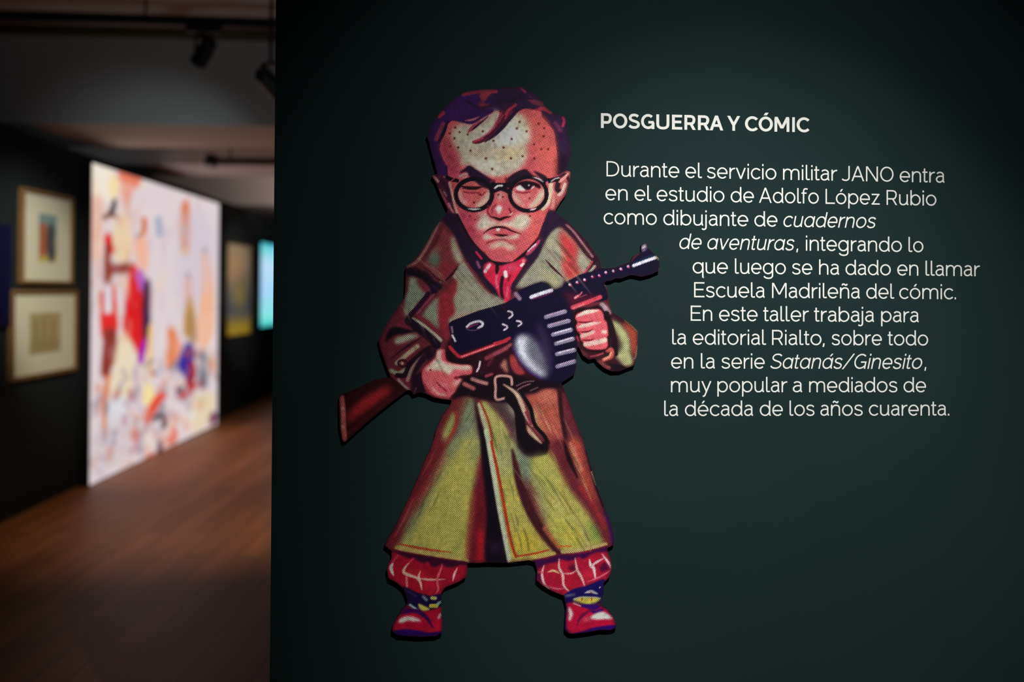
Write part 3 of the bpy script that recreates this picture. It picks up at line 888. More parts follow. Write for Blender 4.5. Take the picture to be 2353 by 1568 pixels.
T((62,10,78), 70, [(330,1120),(470,1075),(600,1090),(720,1180),(820,1330)], 22, True)
F((60,10,80), [(340,1080),(430,1010),(500,1060),(420,1110)], 20)
F((216,216,202), [(300,1245),(325,1190),(420,1155),(540,1170),(640,1225),(540,1235),(440,1225),(350,1255)], 10)
T((200,170,176), 44, [(905,1180),(925,1130)], 20)
F((198,24,64), [(880,1220),(960,1200),(955,1380),(860,1350)], 40)
F((48,8,100), [(190,1400),(240,1370),(400,1350),(600,1370),(760,1400),(960,1385),(970,1480),(190,1480)], 8)

# ---- right trouser leg, sock, shoe
p.frame(1150, 1240, 6.532)
F((166,26,56), [(500,320),(880,250),(1600,130),(1625,220),(1675,340),(1675,480),(1600,600),(1280,700),(1100,745),(930,840),(640,710),(530,610),(540,440)], smooth=False)
F((186,40,60), [(680,430),(880,380),(1100,480),(930,500),(800,470)], 40, op=.7)
F((190,40,70), [(1180,480),(1400,460),(1420,570),(1280,600)], 40, op=.7)
F((64,14,70), [(490,320),(700,285),(880,232),(1100,222),(1350,180),(1600,105),(1610,185),(1480,190),(1350,230),(1250,295),(1170,265),(1100,310),(1000,325),(900,300),(850,340),(700,370),(640,400),(560,430)], 16)
F((92,10,48), [(1020,420),(1090,370),(1130,400),(1120,460),(1050,480)], 20)
F((88,8,60), [(1490,420),(1560,350),(1620,400),(1620,450),(1520,490)], 16)
F((80,14,70), [(530,470),(600,520),(640,640),(560,610)], 26)
for c, w_, q in [((214,190,186),36,[(655,390),(625,510),(650,650),(740,760)]), ((214,190,180),40,[(880,290),(880,420),(935,540),(950,690),(1045,800)]),
                 ((214,186,180),40,[(1120,280),(1150,450),(1215,570),(1265,700)]), ((222,210,214),52,[(1335,300),(1355,390),(1400,440),(1425,590)]),
                 ((216,196,140),34,[(710,490),(800,472),(880,510)]), ((208,160,160),24,[(940,510),(1060,512),(1150,460)]),
                 ((212,180,186),38,[(1355,410),(1440,345),(1550,285)]), ((222,200,206),36,[(1520,215),(1620,350),(1660,440)]),
                 ((200,110,140),24,[(1660,460),(1500,560),(1300,640)]), ((196,100,120),24,[(640,680),(830,740),(960,740)]), ((200,90,110),22,[(560,490),(630,500)])]:
    T(c, w_, q, 18, len(q) > 2)
F((32,22,92), [(930,850),(1100,745),(1300,695),(1560,600),(1560,810),(1520,930),(1400,985),(1250,980),(1080,930),(980,1000),(940,900)], 8)
T((176,176,180), 46, [(1265,805),(1360,785),(1460,820)], 16, True)
p.dot((170,40,60), 1360, 795, 10, 8)
F((214,202,80), [(1090,905),(1200,868),(1380,870),(1505,890),(1430,950),(1320,978),(1200,950)], 10)
T((206,206,170), 14, [(1100,900),(1220,870),(1400,872),(1500,888)], 10)
T((170,26,40), 16, [(1218,890),(1220,915)], 8)
T((170,26,40), 16, [(1368,885),(1366,915)], 8)
p.dot((190,200,210), 1490, 722, 12, 12)
T((120,130,140), 40, [(980,850),(1100,830)], 40, op=.6)
F((180,20,62), [(980,990),(1080,960),(1250,1010),(1400,1010),(1510,1000),(1600,1050),(1700,1160),(1750,1270),(1740,1340),(1400,1350),(1100,1420),(1000,1400),(960,1330)], 6)
T((60,10,112), 76, [(1180,985),(1320,1010),(1420,1020),(1500,1000)], 20, True)
T((70,12,108), 50, [(1350,1040),(1410,1090),(1520,1060)], 30)
T((112,10,64), 46, [(1150,1290),(1190,1190),(1290,1100),(1370,1060)], 24, True)
T((186,140,160), 24, [(1100,960),(1200,1000)], 16)
F((216,222,214), [(1345,1175),(1430,1110),(1540,1088),(1640,1138),(1685,1195),(1560,1200),(1430,1205)], 12)
F((200,130,140), [(1180,1260),(1250,1190),(1350,1170),(1360,1220),(1260,1230)], 30, op=.7)
F((216,220,216), [(1010,1040),(1040,1020),(1090,1110),(1080,1150),(1050,1225),(1020,1200),(1030,1120)], 10)
T((70,10,112), 40, [(985,1020),(972,1180),(970,1300),(1010,1400)], 20)
F((50,8,120), [(1010,1440),(1100,1410),(1250,1380),(1380,1330),(1560,1300),(1760,1290),(1750,1350),(1660,1380),(1500,1380),(1300,1410),(1100,1440)], 8)
T((70,20,110), 26, [(1640,1080),(1720,1190),(1745,1280)], 16)

# dark contour shading printed round the coat, broken brush lines along the folds
p.frame(0, 0, 1)
m_, xa, ya, xb, yb = p.poly_mask(p.px(SIL), 3)
full = np.zeros((p.h, p.w), np.float32)
full[ya:yb, xa:xb] = m_
edge = np.clip((1 - Painter.box_blur(full, 5)) * 1.7, 0, 1) * 0.62
p.blend(edge, 0, 0, p.w, p.h, (42,14,28))
rng = np.random.default_rng(5)
for (xa_, ya_), (xb_, yb_), n_ in [((1075,930),(930,1230),26), ((1130,960),(1200,1260),26), ((1200,1060),(1330,1250),30), ((1240,930),(1380,1230),22),
                                   ((930,700),(1000,820),14), ((1060,620),(1130,700),12), ((1270,560),(1340,640),14), ((960,600),(1030,660),10)]:
    for _ in range(n_):
        t_ = rng.random()
        ox_, oy_ = rng.normal(0, 22), rng.normal(0, 16)
        x_, y_ = xa_ + (xb_ - xa_) * t_ + ox_, ya_ + (yb_ - ya_) * t_ + oy_
        d_ = np.array([xb_ - xa_, yb_ - ya_], float)
        d_ /= np.hypot(*d_)
        ln = 14 + 34 * rng.random()
        c_ = [(70,50,34), (40,52,30), (214,206,150), (120,60,40)][rng.integers(0, 4)]
        T(c_, 2.5 + 4 * rng.random(), [(x_ - d_[0] * ln, y_ - d_[1] * ln), (x_ + 2, y_), (x_ + d_[0] * ln, y_ + d_[1] * ln)], 4, True, .16 + .16 * rng.random())
# uneven ink over everything printed
mot = Painter.box_blur(rng.random((p.h, p.w)).astype(np.float32), 2) - 0.5
mot2 = Painter.box_blur(rng.random((p.h, p.w)).astype(np.float32), 9) - 0.5
p.c[:] = np.clip(p.c * (1 + 0.9 * mot + 1.6 * mot2)[..., None].astype(np.float32), 0, 255)

# ---- which printed region is which part (later wins)
PARTS = [
 ('trench_coat', None),
 ('hair', ('A', [(60,60),(2300,60),(2300,1310),(2130,1290),(2110,1380),(1985,1400),(1990,1250),(1985,1100),(1960,900),(1955,830),(1930,740),(1850,640),(1770,560),(1760,480),
   (1690,455),(1600,430),(1500,425),(1420,480),(1290,580),(1190,720),(1040,850),(890,925),(795,930),(780,890),(900,860),(1020,780),(1100,680),(1090,455),(1000,530),(870,600),(760,655),(640,640),
   (540,610),(480,605),(430,650),(400,760),(325,920),(310,1010),(350,1130),(415,1260),(440,1400),(420,1420),(270,1400),(60,1400)])),
 ('face', ('A', [(430,650),(480,605),(540,610),(640,640),(760,655),(870,600),(1000,530),(1090,455),(1100,680),(1020,780),(900,860),(780,890),(795,930),(890,925),(1040,850),(1190,720),(1290,580),
   (1420,480),(1500,425),(1600,430),(1690,455),(1760,480),(1770,560),(1850,640),(1930,740),(1955,830),(1960,900),(1985,1100),(1990,1250),(1985,1400),(440,1400),(415,1260),(350,1130),(310,1010),(325,920),(400,760)])),
 ('face', ('B', [(440,150),(190,205),(290,420),(430,720),(560,770),(690,1020),(860,1240),(1060,1418),(1200,1440),(1340,1432),(1560,1250),(1770,980),(1850,720),(1965,705),(2115,480),(2220,160),(2150,120),(1970,240),(1980,160)])),
 ('neckerchief', ('C', [(1650,860),(1700,805),(1770,805),(1845,850),(1890,860),(2000,830),(2150,775),(2250,720),(2310,790),(2260,900),(2160,1020),(2090,1140),(2045,1240),(2035,1350),(1960,1425),(1890,1350),(1820,1200),(1720,1090),(1650,990)])),
 ('rifle_stock', ('G', [(20,280),(80,270),(250,215),(420,130),(560,110),(650,180),(740,262),(560,405),(350,575),(150,755),(95,815),(30,810),(20,600)])),
 ('belt', ('G', [(1180,350),(1230,270),(1290,160),(1400,110),(1620,100),(1820,100),(2000,140),(2150,170),(2280,190),(2290,225),(2120,240),(2040,280),(1960,330),(2030,560),(2172,770),(2182,840),(2150,910),(2020,942),(1920,905),(1840,820),(1840,480),(1790,375),(1640,375),(1440,335),(1300,315)])),
 ('machine_gun', ('P', [(1031,744),(1040,737),(1100,714),(1160,697),(1184,684),(1192,668),(1212,659),(1243,648),(1256,652),(1268,663),(1276,666),(1292,660),
   (1297,651),(1330,632),(1360,624),(1376,617),(1400,600),(1460,570),(1470,550),(1490,550),(1530,590),(1530,630),(1470,645),(1392,648),(1390,655),(1398,680),(1385,692),(1340,706),(1318,712),(1316,740),(1326,790),(1330,845),(1320,870),
   (1290,884),(1262,882),(1238,872),(1215,855),(1198,835),(1185,810),(1178,785),(1160,787),(1120,800),(1060,820),(1046,808),(1036,790)])),
 ('hand', ('E', [(905,800),(960,775),(1020,780),(1035,880),(1100,955),(1250,990),(1360,995),(1412,1045),(1395,1130),(1260,1150),(1185,1180),(1262,1205),(1272,1270),(1200,1335),(1185,1375),(1110,1440),(1110,1530),(960,1520),(850,1460),(765,1385),(700,1240),(685,1110),(740,1010),(830,945),(885,880)])),
 ('hand', ('F', [(1095,545),(1120,490),(1200,460),(1310,435),(1430,428),(1485,490),(1500,570),(1535,610),(1550,720),(1555,790),(1530,835),(1550,900),(1530,970),(1420,992),(1260,975),(1210,900),(1165,840),(1175,790),(1120,720),(1105,660),(1125,610)])),
 ('trouser_leg', ('I', [(60,190),(190,165),(500,215),(850,275),(1400,350),(1400,600),(1010,760),(945,825),(780,850),(600,805),(360,715),(60,640)])),
 ('trouser_leg', ('J', [(470,335),(700,285),(880,232),(1100,222),(1350,180),(1640,90),(1760,400),(1560,600),(1300,695),(1100,745),(930,850),(600,760),(480,600)])),
 ('sock', ('I', [(300,715),(360,715),(600,805),(780,850),(1000,815),(1000,1020),(850,1040),(700,1070),(560,1060),(400,990)])),
 ('sock', ('J', [(900,850),(930,850),(1100,745),(1300,695),(1620,590),(1600,810),(1540,930),(1400,985),(1250,980),(1080,930),(980,1000),(900,960)])),
 ('shoe', ('I', [(400,990),(560,1060),(700,1070),(850,1040),(1020,1015),(1020,1530),(120,1530),(150,1300)])),
 ('shoe', ('J', [(940,985),(980,1000),(1080,930),(1250,980),(1400,985),(1520,930),(1640,1000),(1820,1300),(1780,1420),(900,1500)])),
]
FR = {'A': (960,180,6.192), 'B': (960,370,6.192), 'C': (860,480,6.533), 'E': (860,680,6.273), 'F': (1140,640,6.031), 'G': (770,840,4.44),
      'I': (870,1240,6.532), 'J': (1150,1240,6.532), 'P': (0,0,1)}
ids = np.zeros((p.h, p.w), np.int16)
for k, (nm, reg) in enumerate(PARTS):
    if reg is None:
        continue
    p.frame(*FR[reg[0]])
    m_, xa, ya, xb, yb = p.poly_mask(p.px(reg[1]), 1)
    ids[ya:yb, xa:xb][m_ > 0.5] = 2 if nm == 'face' else k
# the eyeglasses: rims, bridge and temples
p.frame(*FR['B'])
keep = p.c.copy()
p.c[:] = 0
for c in [(800,478,258,222,62), (1572,470,262,240,58)]:
    p.ring((1,1,1), c[4], c[0], c[1], c[2], c[3], 2)
T((1,1,1), 76, [(1070,345),(1180,350),(1300,345)], 2)
T((1,1,1), 60, [(1060,440),(1100,420),(1180,395),(1260,420),(1300,450)], 2)
T((1,1,1), 56, [(420,235),(480,265),(560,280)], 2)
T((1,1,1), 66, [(1810,285),(1900,275),(1990,255)], 2)
GLS = len(PARTS)
ids[p.c[..., 0] > 0.5] = GLS
p.c[:] = keep
NAMES = [n for n, _ in PARTS] + ['eyeglasses']

# skin is printed with open pink dots: lighter than the solid reds
skin = (ids == 2) | np.isin(ids, [k for k, (n, _) in enumerate(PARTS) if n == 'hand'])
k_ = np.clip((p.c[..., 0] - p.c[..., 1]) / 140.0, 0, 1) * np.clip((p.c[..., 0] - 120) / 60.0, 0, 1) * skin
p.c[..., 1] += 36 * k_
p.c[..., 2] += 40 * k_

k_ = np.clip((np.minimum(p.c[..., 0], p.c[..., 1]) - p.c[..., 2]) / 70.0, 0, 1)
p.c[..., 0] -= 17 * k_
p.c[..., 1] -= 11 * k_
p.c[..., 2] -= 2 * k_

# ---- halftone printing ink: colour attribute screened with dot lattices
def halftone_material():
    m = bpy.data.materials.new('halftone_print')
    m.use_nodes = True
    nt = m.node_tree
    b = nt.nodes['Principled BSDF']
    b.inputs['Roughness'].default_value = 0.6
    b.inputs['Specular IOR Level'].default_value = 0.08
    N = nt.nodes.new
    L = nt.links.new
    at = N('ShaderNodeAttribute')
    at.attribute_name = 'ink'
    tc = N('ShaderNodeTexCoord')

    def mth(op, a, b_=None, c=None):
        n = N('ShaderNodeMath')
        n.operation = op
        for i, v in enumerate((a, b_, c)):
            if v is None:
                continue
            if isinstance(v, (int, float)):
                n.inputs[i].default_value = v
            else:
                L(v, n.inputs[i])
        return n.outputs[0]

    def screen(deg, pitch):
        mp = N('ShaderNodeMapping')
        mp.inputs['Rotation'].default_value = (0, math.radians(deg), 0)
        s = 2 * math.pi / pitch
        mp.inputs['Scale'].default_value = (s, s, s)
        mp.vector_type = 'POINT'
        L(tc.outputs['Object'], mp.inputs[0])
        sx = N('ShaderNodeSeparateXYZ')
        L(mp.outputs[0], sx.inputs[0])
        return mth('MULTIPLY', mth('ADD', mth('COSINE', sx.outputs[0]), mth('COSINE', sx.outputs[2])), 0.5)

    px = DIST / F_PX
    dk = screen(45, 3.0 * px)
    dm = screen(72, 3.35 * px)
    sep = N('ShaderNodeSeparateColor')
    L(at.outputs['Color'], sep.inputs[0])
    r, g, b_ = sep.outputs[0], sep.outputs[1], sep.outputs[2]
    # share of red ink: solid reds carry open light dots, greys and yellows carry black dots
    red = mth('MULTIPLY', mth('SUBTRACT', 1.0, mth('DIVIDE', g, mth('MAXIMUM', r, 0.01))), 1.15)
    red = mth('MINIMUM', mth('MAXIMUM', red, 0.0), 1.0)
    inv = mth('SUBTRACT', 1.0, red)
    d_mix = mth('ADD', mth('MULTIPLY', dm, red), mth('MULTIPLY', dk, inv))
    outs = []
    for v, amp, fade in ((r, 3.1, True), (g, 3.6, False), (b_, 3.4, False)):
        k = mth('MULTIPLY', mth('MULTIPLY', v, mth('SUBTRACT', 1.0, v)), amp)
        k = mth('MULTIPLY', k, mth('MINIMUM', mth('DIVIDE', r, 0.11), 1.0))
        if fade:
            k = mth('MULTIPLY', k, mth('SUBTRACT', 1.0, mth('MULTIPLY', red, 0.92)))
        outs.append(mth('MINIMUM', mth('MAXIMUM', mth('MULTIPLY_ADD', d_mix, k, v), 0.003), 0.9))
    cb = N('ShaderNodeCombineColor')
    for i in range(3):
        L(outs[i], cb.inputs[i])
    L(cb.outputs[0], b.inputs['Base Color'])
    return m

HALF = halftone_material()
BOARD_M = mat('board_edge', srgb((30, 26, 30)), 0.7, 0.2)
THICK = 0.0110
fig = empty('printed_cutout', on_wall(1150, 1460, 0.0), 'flat printed cutout of a bespectacled boy in trench coat with gun, on the green wall', 'cutout')

# silhouette coverage, smoothed, on the lattice
p.frame(0, 0, 1)
sil_px = p.px(SIL)
got = p.poly_mask(sil_px, 3)
cover = np.zeros((p.h, p.w), np.float32)
cover[got[2]:got[4], got[1]:got[3]] = got[0]
cover = Painter.box_blur(cover, 1).astype(np.float32)

STEP = 1.8
def bil(a, x, y):
    x = np.clip(np.asarray(x, float) - 0.5, 0, a.shape[1] - 1.001)
    y = np.clip(np.asarray(y, float) - 0.5, 0, a.shape[0] - 1.001)
    i, j = x.astype(int), y.astype(int)
    fx, fy = x - i, y - j
    if a.ndim == 3:
        fx, fy = fx[..., None], fy[..., None]
    return (a[j, i] * (1 - fx) * (1 - fy) + a[j, i + 1] * fx * (1 - fy) + a[j + 1, i] * (1 - fx) * fy + a[j + 1, i + 1] * fx * fy)

gx = np.arange(1, p.w - 1, STEP)
gy = np.arange(1, p.h - 1, STEP)
GX, GY = np.meshgrid(gx, gy)
CV = bil(cover, GX, GY)
GAIN = 1.0
cells = {}
vert_xy = []
vert_key = {}

def vid(key, x, y):
    i = vert_key.get(key)
    if i is None:
        i = vert_key[key] = len(vert_xy)
        vert_xy.append((x, y))
    return i

ny, nx = CV.shape
anyin = np.maximum.reduce([CV[:-1, :-1], CV[1:, :-1], CV[:-1, 1:], CV[1:, 1:]]) > 0.5
for j, i in zip(*np.nonzero(anyin)):
    cs = [(j, i), (j, i + 1), (j + 1, i + 1), (j + 1, i)]
    vals = [CV[c] for c in cs]
    poly = []
    for k in range(4):
        a, b_ = cs[k], cs[(k + 1) % 4]
        va, vb = vals[k], vals[(k + 1) % 4]
        if va > 0.5:
            poly.append(vid(a, gx[a[1]], gy[a[0]]))
        if (va > 0.5) != (vb > 0.5):
            t = (0.5 - va) / (vb - va)
            poly.append(vid((min(a, b_), max(a, b_)), gx[a[1]] + t * (gx[b_[1]] - gx[a[1]]), gy[a[0]] + t * (gy[b_[0]] - gy[a[0]])))
    if len(poly) >= 3:
        cy_, cx_ = int(gy[j] + STEP / 2), int(gx[i] + STEP / 2)
        cells.setdefault(int(ids[cy_, cx_]), []).append(poly)
vert_xy = np.array(vert_xy)
rgb = np.clip(bil(p.c, vert_xy[:, 0], vert_xy[:, 1]) / 255.0, 0, 1)
lin = np.where(rgb <= 0.04045, rgb / 12.92, ((rgb + 0.055) / 1.055) ** 2.4)
INK_GAIN = 1.38
lin = np.clip(lin ** 1.12 * INK_GAIN, 0.004, 0.94)

LAB = {'hair': 'dark purple swept hair', 'face': 'freckled pinkish face with one eye winking', 'eyeglasses': 'thick round dark eyeglasses',
       'trench_coat': 'belted trench coat in halftone yellow, grey and maroon', 'neckerchief': 'crimson neckerchief', 'rifle_stock': 'reddish wooden gun stock',
       'belt': 'black belt with a square buckle', 'machine_gun': 'dark navy gun with a round drum magazine', 'hand': 'pink hand gripping the gun',
       'trouser_leg': 'red plaid trouser leg', 'sock': 'navy and yellow sock', 'shoe': 'glossy crimson shoe with purple sole'}
fo = fig.matrix_world.translation
for k in sorted(cells):
    used = sorted({v for f in cells[k] for v in f})
    remap = {v: n for n, v in enumerate(used)}
    vs = []
    for v in used:
        x, y = vert_xy[v]
        vs.append(tuple(on_wall(x + p.x0, y + p.y0, THICK) - fo))
    fs = [tuple(remap[v] for v in f)[::-1] for f in cells[k]]
    me = bpy.data.meshes.new(NAMES[k])
    me.from_pydata(vs, [], fs)
    att = me.attributes.new('ink', 'FLOAT_COLOR', 'POINT')
    a4 = np.ones((len(used), 4), np.float32)
    a4[:, :3] = lin[used]
    att.data.foreach_set('color', a4.ravel())
    me.materials.append(HALF)
    me.update()
    o = bpy.data.objects.new(NAMES[k], me)
    COL.objects.link(o)
    o.parent = fig
    o['label'] = LAB[NAMES[k]]

# the board the print is mounted on
bm = bmesh.new()
ctr = []
for (x, y) in SIL:
    ctr.append(bm.verts.new(on_wall(x, y, THICK - 0.0003) - fo))
face = bm.faces.new(ctr)
bmesh.ops.recalc_face_normals(bm, faces=[face])
ext = bmesh.ops.extrude_face_region(bm, geom=[face])
for v in ext['geom']:
    if isinstance(v, bmesh.types.BMVert):
        v.co -= WALL_N * (THICK - 0.0008)
bmesh.ops.recalc_face_normals(bm, faces=bm.faces[:])
bmesh.ops.triangulate(bm, faces=[f for f in bm.faces if len(f.verts) > 4])
me = bpy.data.meshes.new('board')
bm.to_mesh(me)
bm.free()
me.materials.append(BOARD_M)
bo = bpy.data.objects.new('board', me)
COL.objects.link(bo)
bo.parent = fig
bo['label'] = 'thin dark backing board behind the print'

# ------------------------------------------------------------------ vinyl lettering on the wall
def E(cx, cy, rx, ry, a0, a1, n=28):
    return [(cx + rx * math.cos(math.radians(a0 + (a1 - a0) * k / n)), cy + ry * math.sin(math.radians(a0 + (a1 - a0) * k / n))) for k in range(n + 1)]


def C(*pts):
    return cr(pts, False, 7)


def L_(*pts):
    return list(pts)


def D(x0, y0, x1, y1):
    return ('D', x0, y0, x1, y1)


# stroke centre lines for a pen of 72 units; x-height 519, capitals 710; (strokes, ink width, left bearing, right bearing)
TAIL = 40
BOWL_R = [E(245, 260, 209, 234, 0, 360)]
GL = {
 'a': ([C((62,425),(110,470),(195,492),(290,465),(340,400),(344,330)) + [(344,120)] + C((344,120),(350,62),(372,38),(402,36)),
        C((344,296),(250,312),(130,290),(50,220),(38,150),(70,70),(150,30),(230,40),(310,95),(344,150))], 402, 30, TAIL - 4),
 'b': ([L_((36,720),(36,0)), E(245, 260, 209, 234, 0, 360)], 490, 52, 28),
 'c': ([E(250, 260, 214, 234, 40, 320)], 446, 30, 16),
 'd': ([E(245, 260, 209, 234, 0, 360), [(454,720),(454,110)] + C((454,110),(460,58),(480,36),(506,36))], 506, 30, TAIL - 6),
 'e': ([E(245, 260, 209, 234, -4, 318), L_((36,246),(478,246))], 486, 30, 26),
 'f': ([[(98,0),(98,560)] + C((98,560),(112,640),(165,686),(230,688),(290,672)), L_((0,486),(240,486))], 296, 14, -10),
 'g': ([E(245, 260, 209, 234, 0, 360), [(454,519),(454,-20)] + C((454,-20),(440,-110),(370,-175),(250,-192),(130,-165),(55,-95))], 490, 30, 50),
 'h': ([L_((36,720),(36,0)), C((36,300),(80,410),(150,475),(230,494),(330,470),(385,390),(394,290)) + [(394,0)]], 430, 52, 50),
 'i': ([L_((36,519),(36,0)), L_((36,712),(36,622))], 72, 52, 52),
 'j': ([[(36,519),(36,-40)] + C((36,-40),(24,-120),(-25,-166),(-85,-170),(-150,-140)), L_((36,712),(36,622))], 72, 52, 52),
 'l': ([[(36,720),(36,120)] + C((36,120),(44,66),(72,40),(112,36),(185,44))], 185, 52, 8),
 'm': ([L_((36,519),(36,0)), C((36,300),(75,410),(140,475),(215,494),(310,470),(364,400),(378,290)) + [(378,0)],
        C((378,290),(410,400),(470,470),(555,494),(650,470),(704,400),(718,290)) + [(718,0)]], 754, 52, 50),
 'n': ([L_((36,519),(36,0)), C((36,300),(80,410),(150,475),(230,494),(330,470),(385,390),(394,290)) + [(394,0)]], 430, 52, 50),
 'o': ([E(252, 260, 216, 234, 0, 360)], 504, 30, 28),
 'p': ([L_((36,519),(36,-200)), E(245, 260, 209, 234, 0, 360)], 490, 52, 28),
 'q': ([E(245, 260, 209, 234, 0, 360), [(454,519),(454,-110)] + C((454,-110),(458,-160),(474,-180),(500,-184))], 500, 30, 20),
 'r': ([L_((36,519),(36,0)), C((36,290),(80,390),(150,460),(265,490))], 270, 52, 6),
 's': ([C((366,415),(310,470),(215,494),(110,474),(56,400),(78,325),(150,288),(240,262),(330,222),(368,140),(325,58),(215,26),(110,44),(26,112))], 404, 26, 28),
 't': ([[(98,660),(98,120)] + C((98,120),(106,64),(136,38),(180,34),(245,50)), L_((0,486),(232,486))], 252, 12, 10),
 'u': ([[(36,519),(36,230)] + C((36,230),(50,120),(110,45),(200,26),(290,50),(350,115),(380,190)), [(384,519),(384,110)] + C((384,110),(392,58),(410,36),(440,34))], 440, 52, TAIL - 2),
 'v': ([D(42,519,236,0), D(430,519,236,0)], 472, 14, 14),
 'y': ([D(42,519,240,30), [(424,519),(182,-100)] + C((182,-100),(150,-160),(110,-180),(70,-172))], 466, 14, 14),
 'z': ([L_((24,483),(396,483)), D(362,500,60,20), L_((20,36),(404,36))], 410, 30, 30),
 'A': ([D(40,0,306,710), D(572,0,306,710), L_((128,222),(484,222))], 612, 14, 14),
 'D': ([L_((36,710),(36,0)), [(36,674),(230,674)] + C((230,674),(370,640),(490,540),(540,355),(490,170),(370,70),(230,36)) + [(36,36)]], 576, 60, 36),
 'E': ([L_((36,710),(36,0)), L_((36,674),(474,674)), L_((36,366),(430,366)), L_((36,36),(478,36))], 478, 60, 30),
 'G': ([E(320, 355, 284, 324, 48, 300) + C((462,75),(530,125),(556,170)), L_((330,320),(600,320)), L_((564,320),(564,0))], 600, 40, 50),
 'J': ([[(350,710),(350,210)] + C((350,210),(338,110),(270,45),(180,30),(90,45),(24,92))], 386, 10, 56),
 'L': ([L_((36,710),(36,0)), L_((36,36),(444,36))], 444, 60, 14),
 'M': ([L_((36,690),(36,0)), L_((640,690),(640,0)), D(48,710,338,160), D(628,710,338,160)], 676, 60, 58),
 'N': ([L_((36,700),(36,0)), L_((532,710),(532,0)), D(44,710,524,0)], 568, 60, 58),
 'O': ([E(317, 355, 281, 324, 0, 360, 40)], 634, 40, 40),
 'P': ([L_((36,710),(36,0)), [(36,674),(290,674)] + C((290,674),(390,640),(442,550),(448,465),(430,370),(375,290),(290,262)) + [(36,262)]], 484, 60, 30),
 'R': ([L_((36,710),(36,0)), [(36,674),(290,674)] + C((290,674),(390,640),(442,555),(448,480),(425,380),(370,310),(290,290)) + [(36,290)], D(285,300,462,0)], 505, 60, 30),
 'S': ([C((480,600),(400,660),(280,682),(150,655),(76,560),(90,465),(180,400),(290,362),(420,315),(500,240),(490,130),(400,50),(270,28),(130,55),(30,130))], 535, 30, 30),
 'U': ([[(36,710),(36,270)] + C((36,270),(60,130),(160,45),(290,28),(420,45),(520,130),(544,270)) + [(544,710)]], 580, 56, 56),
 'Y': ([D(40,710,300,270), D(560,710,300,270), L_((300,290),(300,0))], 600, 10, 10),
 'C': ([E(330, 355, 294, 326, 42, 318, 36)], 575, 40, 20),
 'I': ([L_((36,710),(36,0))], 72, 60, 60),
 '.': ([L_((36,92),(36,0))], 72, 40, 40),
 ',': ([D(46,92,12,-84)], 82, 36, 40),
 '/': ([D(40,-20,470,720)], 510, 0, 0),
}
MARK = {'acute': [D(0,590,78,712)], 'tilde': [C((-112,612),(-90,660),(-45,680),(10,650),(55,622),(95,640),(118,690))]}
COMP = {'ó': ('o', 'acute', 225), 'é': ('e', 'acute', 215), 'á': ('a', 'acute', 190), 'ñ': ('n', 'tilde', 215), 'Ó': ('O', 'acute', 290)}
ITAL_A = ([E(245, 260, 209, 234, 0, 360), [(454,519),(454,110)] + C((454,110),(460,58),(480,36),(506,36))], 506, 30, TAIL - 6)


def ribbon(pts, hw):
    """flat pen stroke around a centre line -> left and right rails (closed centre lines are closed)"""
    P = [np.array(q, float) for q in pts]
    Q = [P[0]]
    for q in P[1:]:
        if np.hypot(*(q - Q[-1])) > 1e-6:
            Q.append(q)
    P = Q
    closed = np.hypot(*(P[0] - P[-1])) < 1.0
    n = len(P)
    out = []
    for i in range(n):
        if closed and i in (0, n - 1):
            a, b = P[-2], P[1]
        else:
            a, b = P[max(i - 1, 0)], P[min(i + 1, n - 1)]
        d1 = P[i] - a if (i > 0 or closed) else b - P[i]
        d2 = b - P[i] if (i < n - 1 or closed) else P[i] - a
        d1 /= max(np.hypot(*d1), 1e-9)
        d2 /= max(np.hypot(*d2), 1e-9)
        t = d1 + d2
        t /= max(np.hypot(*t), 1e-9)
        nn = np.array([-t[1], t[0]])
        k = 1 / max(0.5, float(np.dot(nn, np.array([-d1[1], d1[0]]))))
        out.append((P[i] + nn * hw * k, P[i] - nn * hw * k))
    return out


PEN = 66


def glyph_quads(ch, pen, italic):
    """quads of one glyph in font units, ink starting at x = 0"""
    marks = []
    if ch in COMP:
        base, mk, mx = COMP[ch]
        if italic and base == 'a':
            mx = 330
        if ch == 'Ó':
            marks = [D(mx, 770, mx + 90, 900)]
        else:
            for s_ in MARK[mk]:
                marks.append(('D', s_[1] + mx, s_[2], s_[3] + mx, s_[4]) if s_[0] == 'D' else [(x + mx, y) for x, y in s_])
        ch = base
    st, wd, lb, rb = ITAL_A if (italic and ch == 'a') else GL[ch]
    hw = pen / 2

    def mapx(x):
        return hw + (x - 36) * (wd - pen) / (wd - 72) if wd > 80 else hw + (x - 36)

    def mapy(y):
        if pen == PEN:
            return y
        return hw + (y - 36) * (710 - pen) / (710 - 72)
    quads, layer, lay = [], [], 0
    for s_ in list(st) + marks:
        n0 = len(quads)
        if s_[0] == 'D':
            _, x0, y0, x1, y1 = s_
            if pen != PEN:
                x0, x1 = mapx(x0), mapx(x1)
            if y0 > y1:
                x0, y0, x1, y1 = x1, y1, x0, y0
            a = math.atan2(y1 - y0, x1 - x0)
            h = hw / max(0.35, abs(math.sin(a)))
            quads.append([(x0 - h, y0), (x0 + h, y0), (x1 + h, y1), (x1 - h, y1)])
        else:
            if pen != PEN:
                ends = (s_[0], s_[-1])
                s_ = [(mapx(x), y if (y in (0, 710)) else mapy(y)) for x, y in s_]
            r = ribbon(s_, hw)
            for (l0, r0), (l1, r1) in zip(r[:-1], r[1:]):
                quads.append([tuple(r0), tuple(r1), tuple(l1), tuple(l0)])
        layer += [lay] * (len(quads) - n0)
        lay += 1
    if italic:
        k = math.tan(math.radians(11.5))
        quads = [[(x + (y - 0) * k, y) for x, y in q] for q in quads]
    return list(zip(quads, layer)), wd, lb, rb


VINYL = mat('white_vinyl', srgb((232, 232, 227)), 0.6, 0.1)


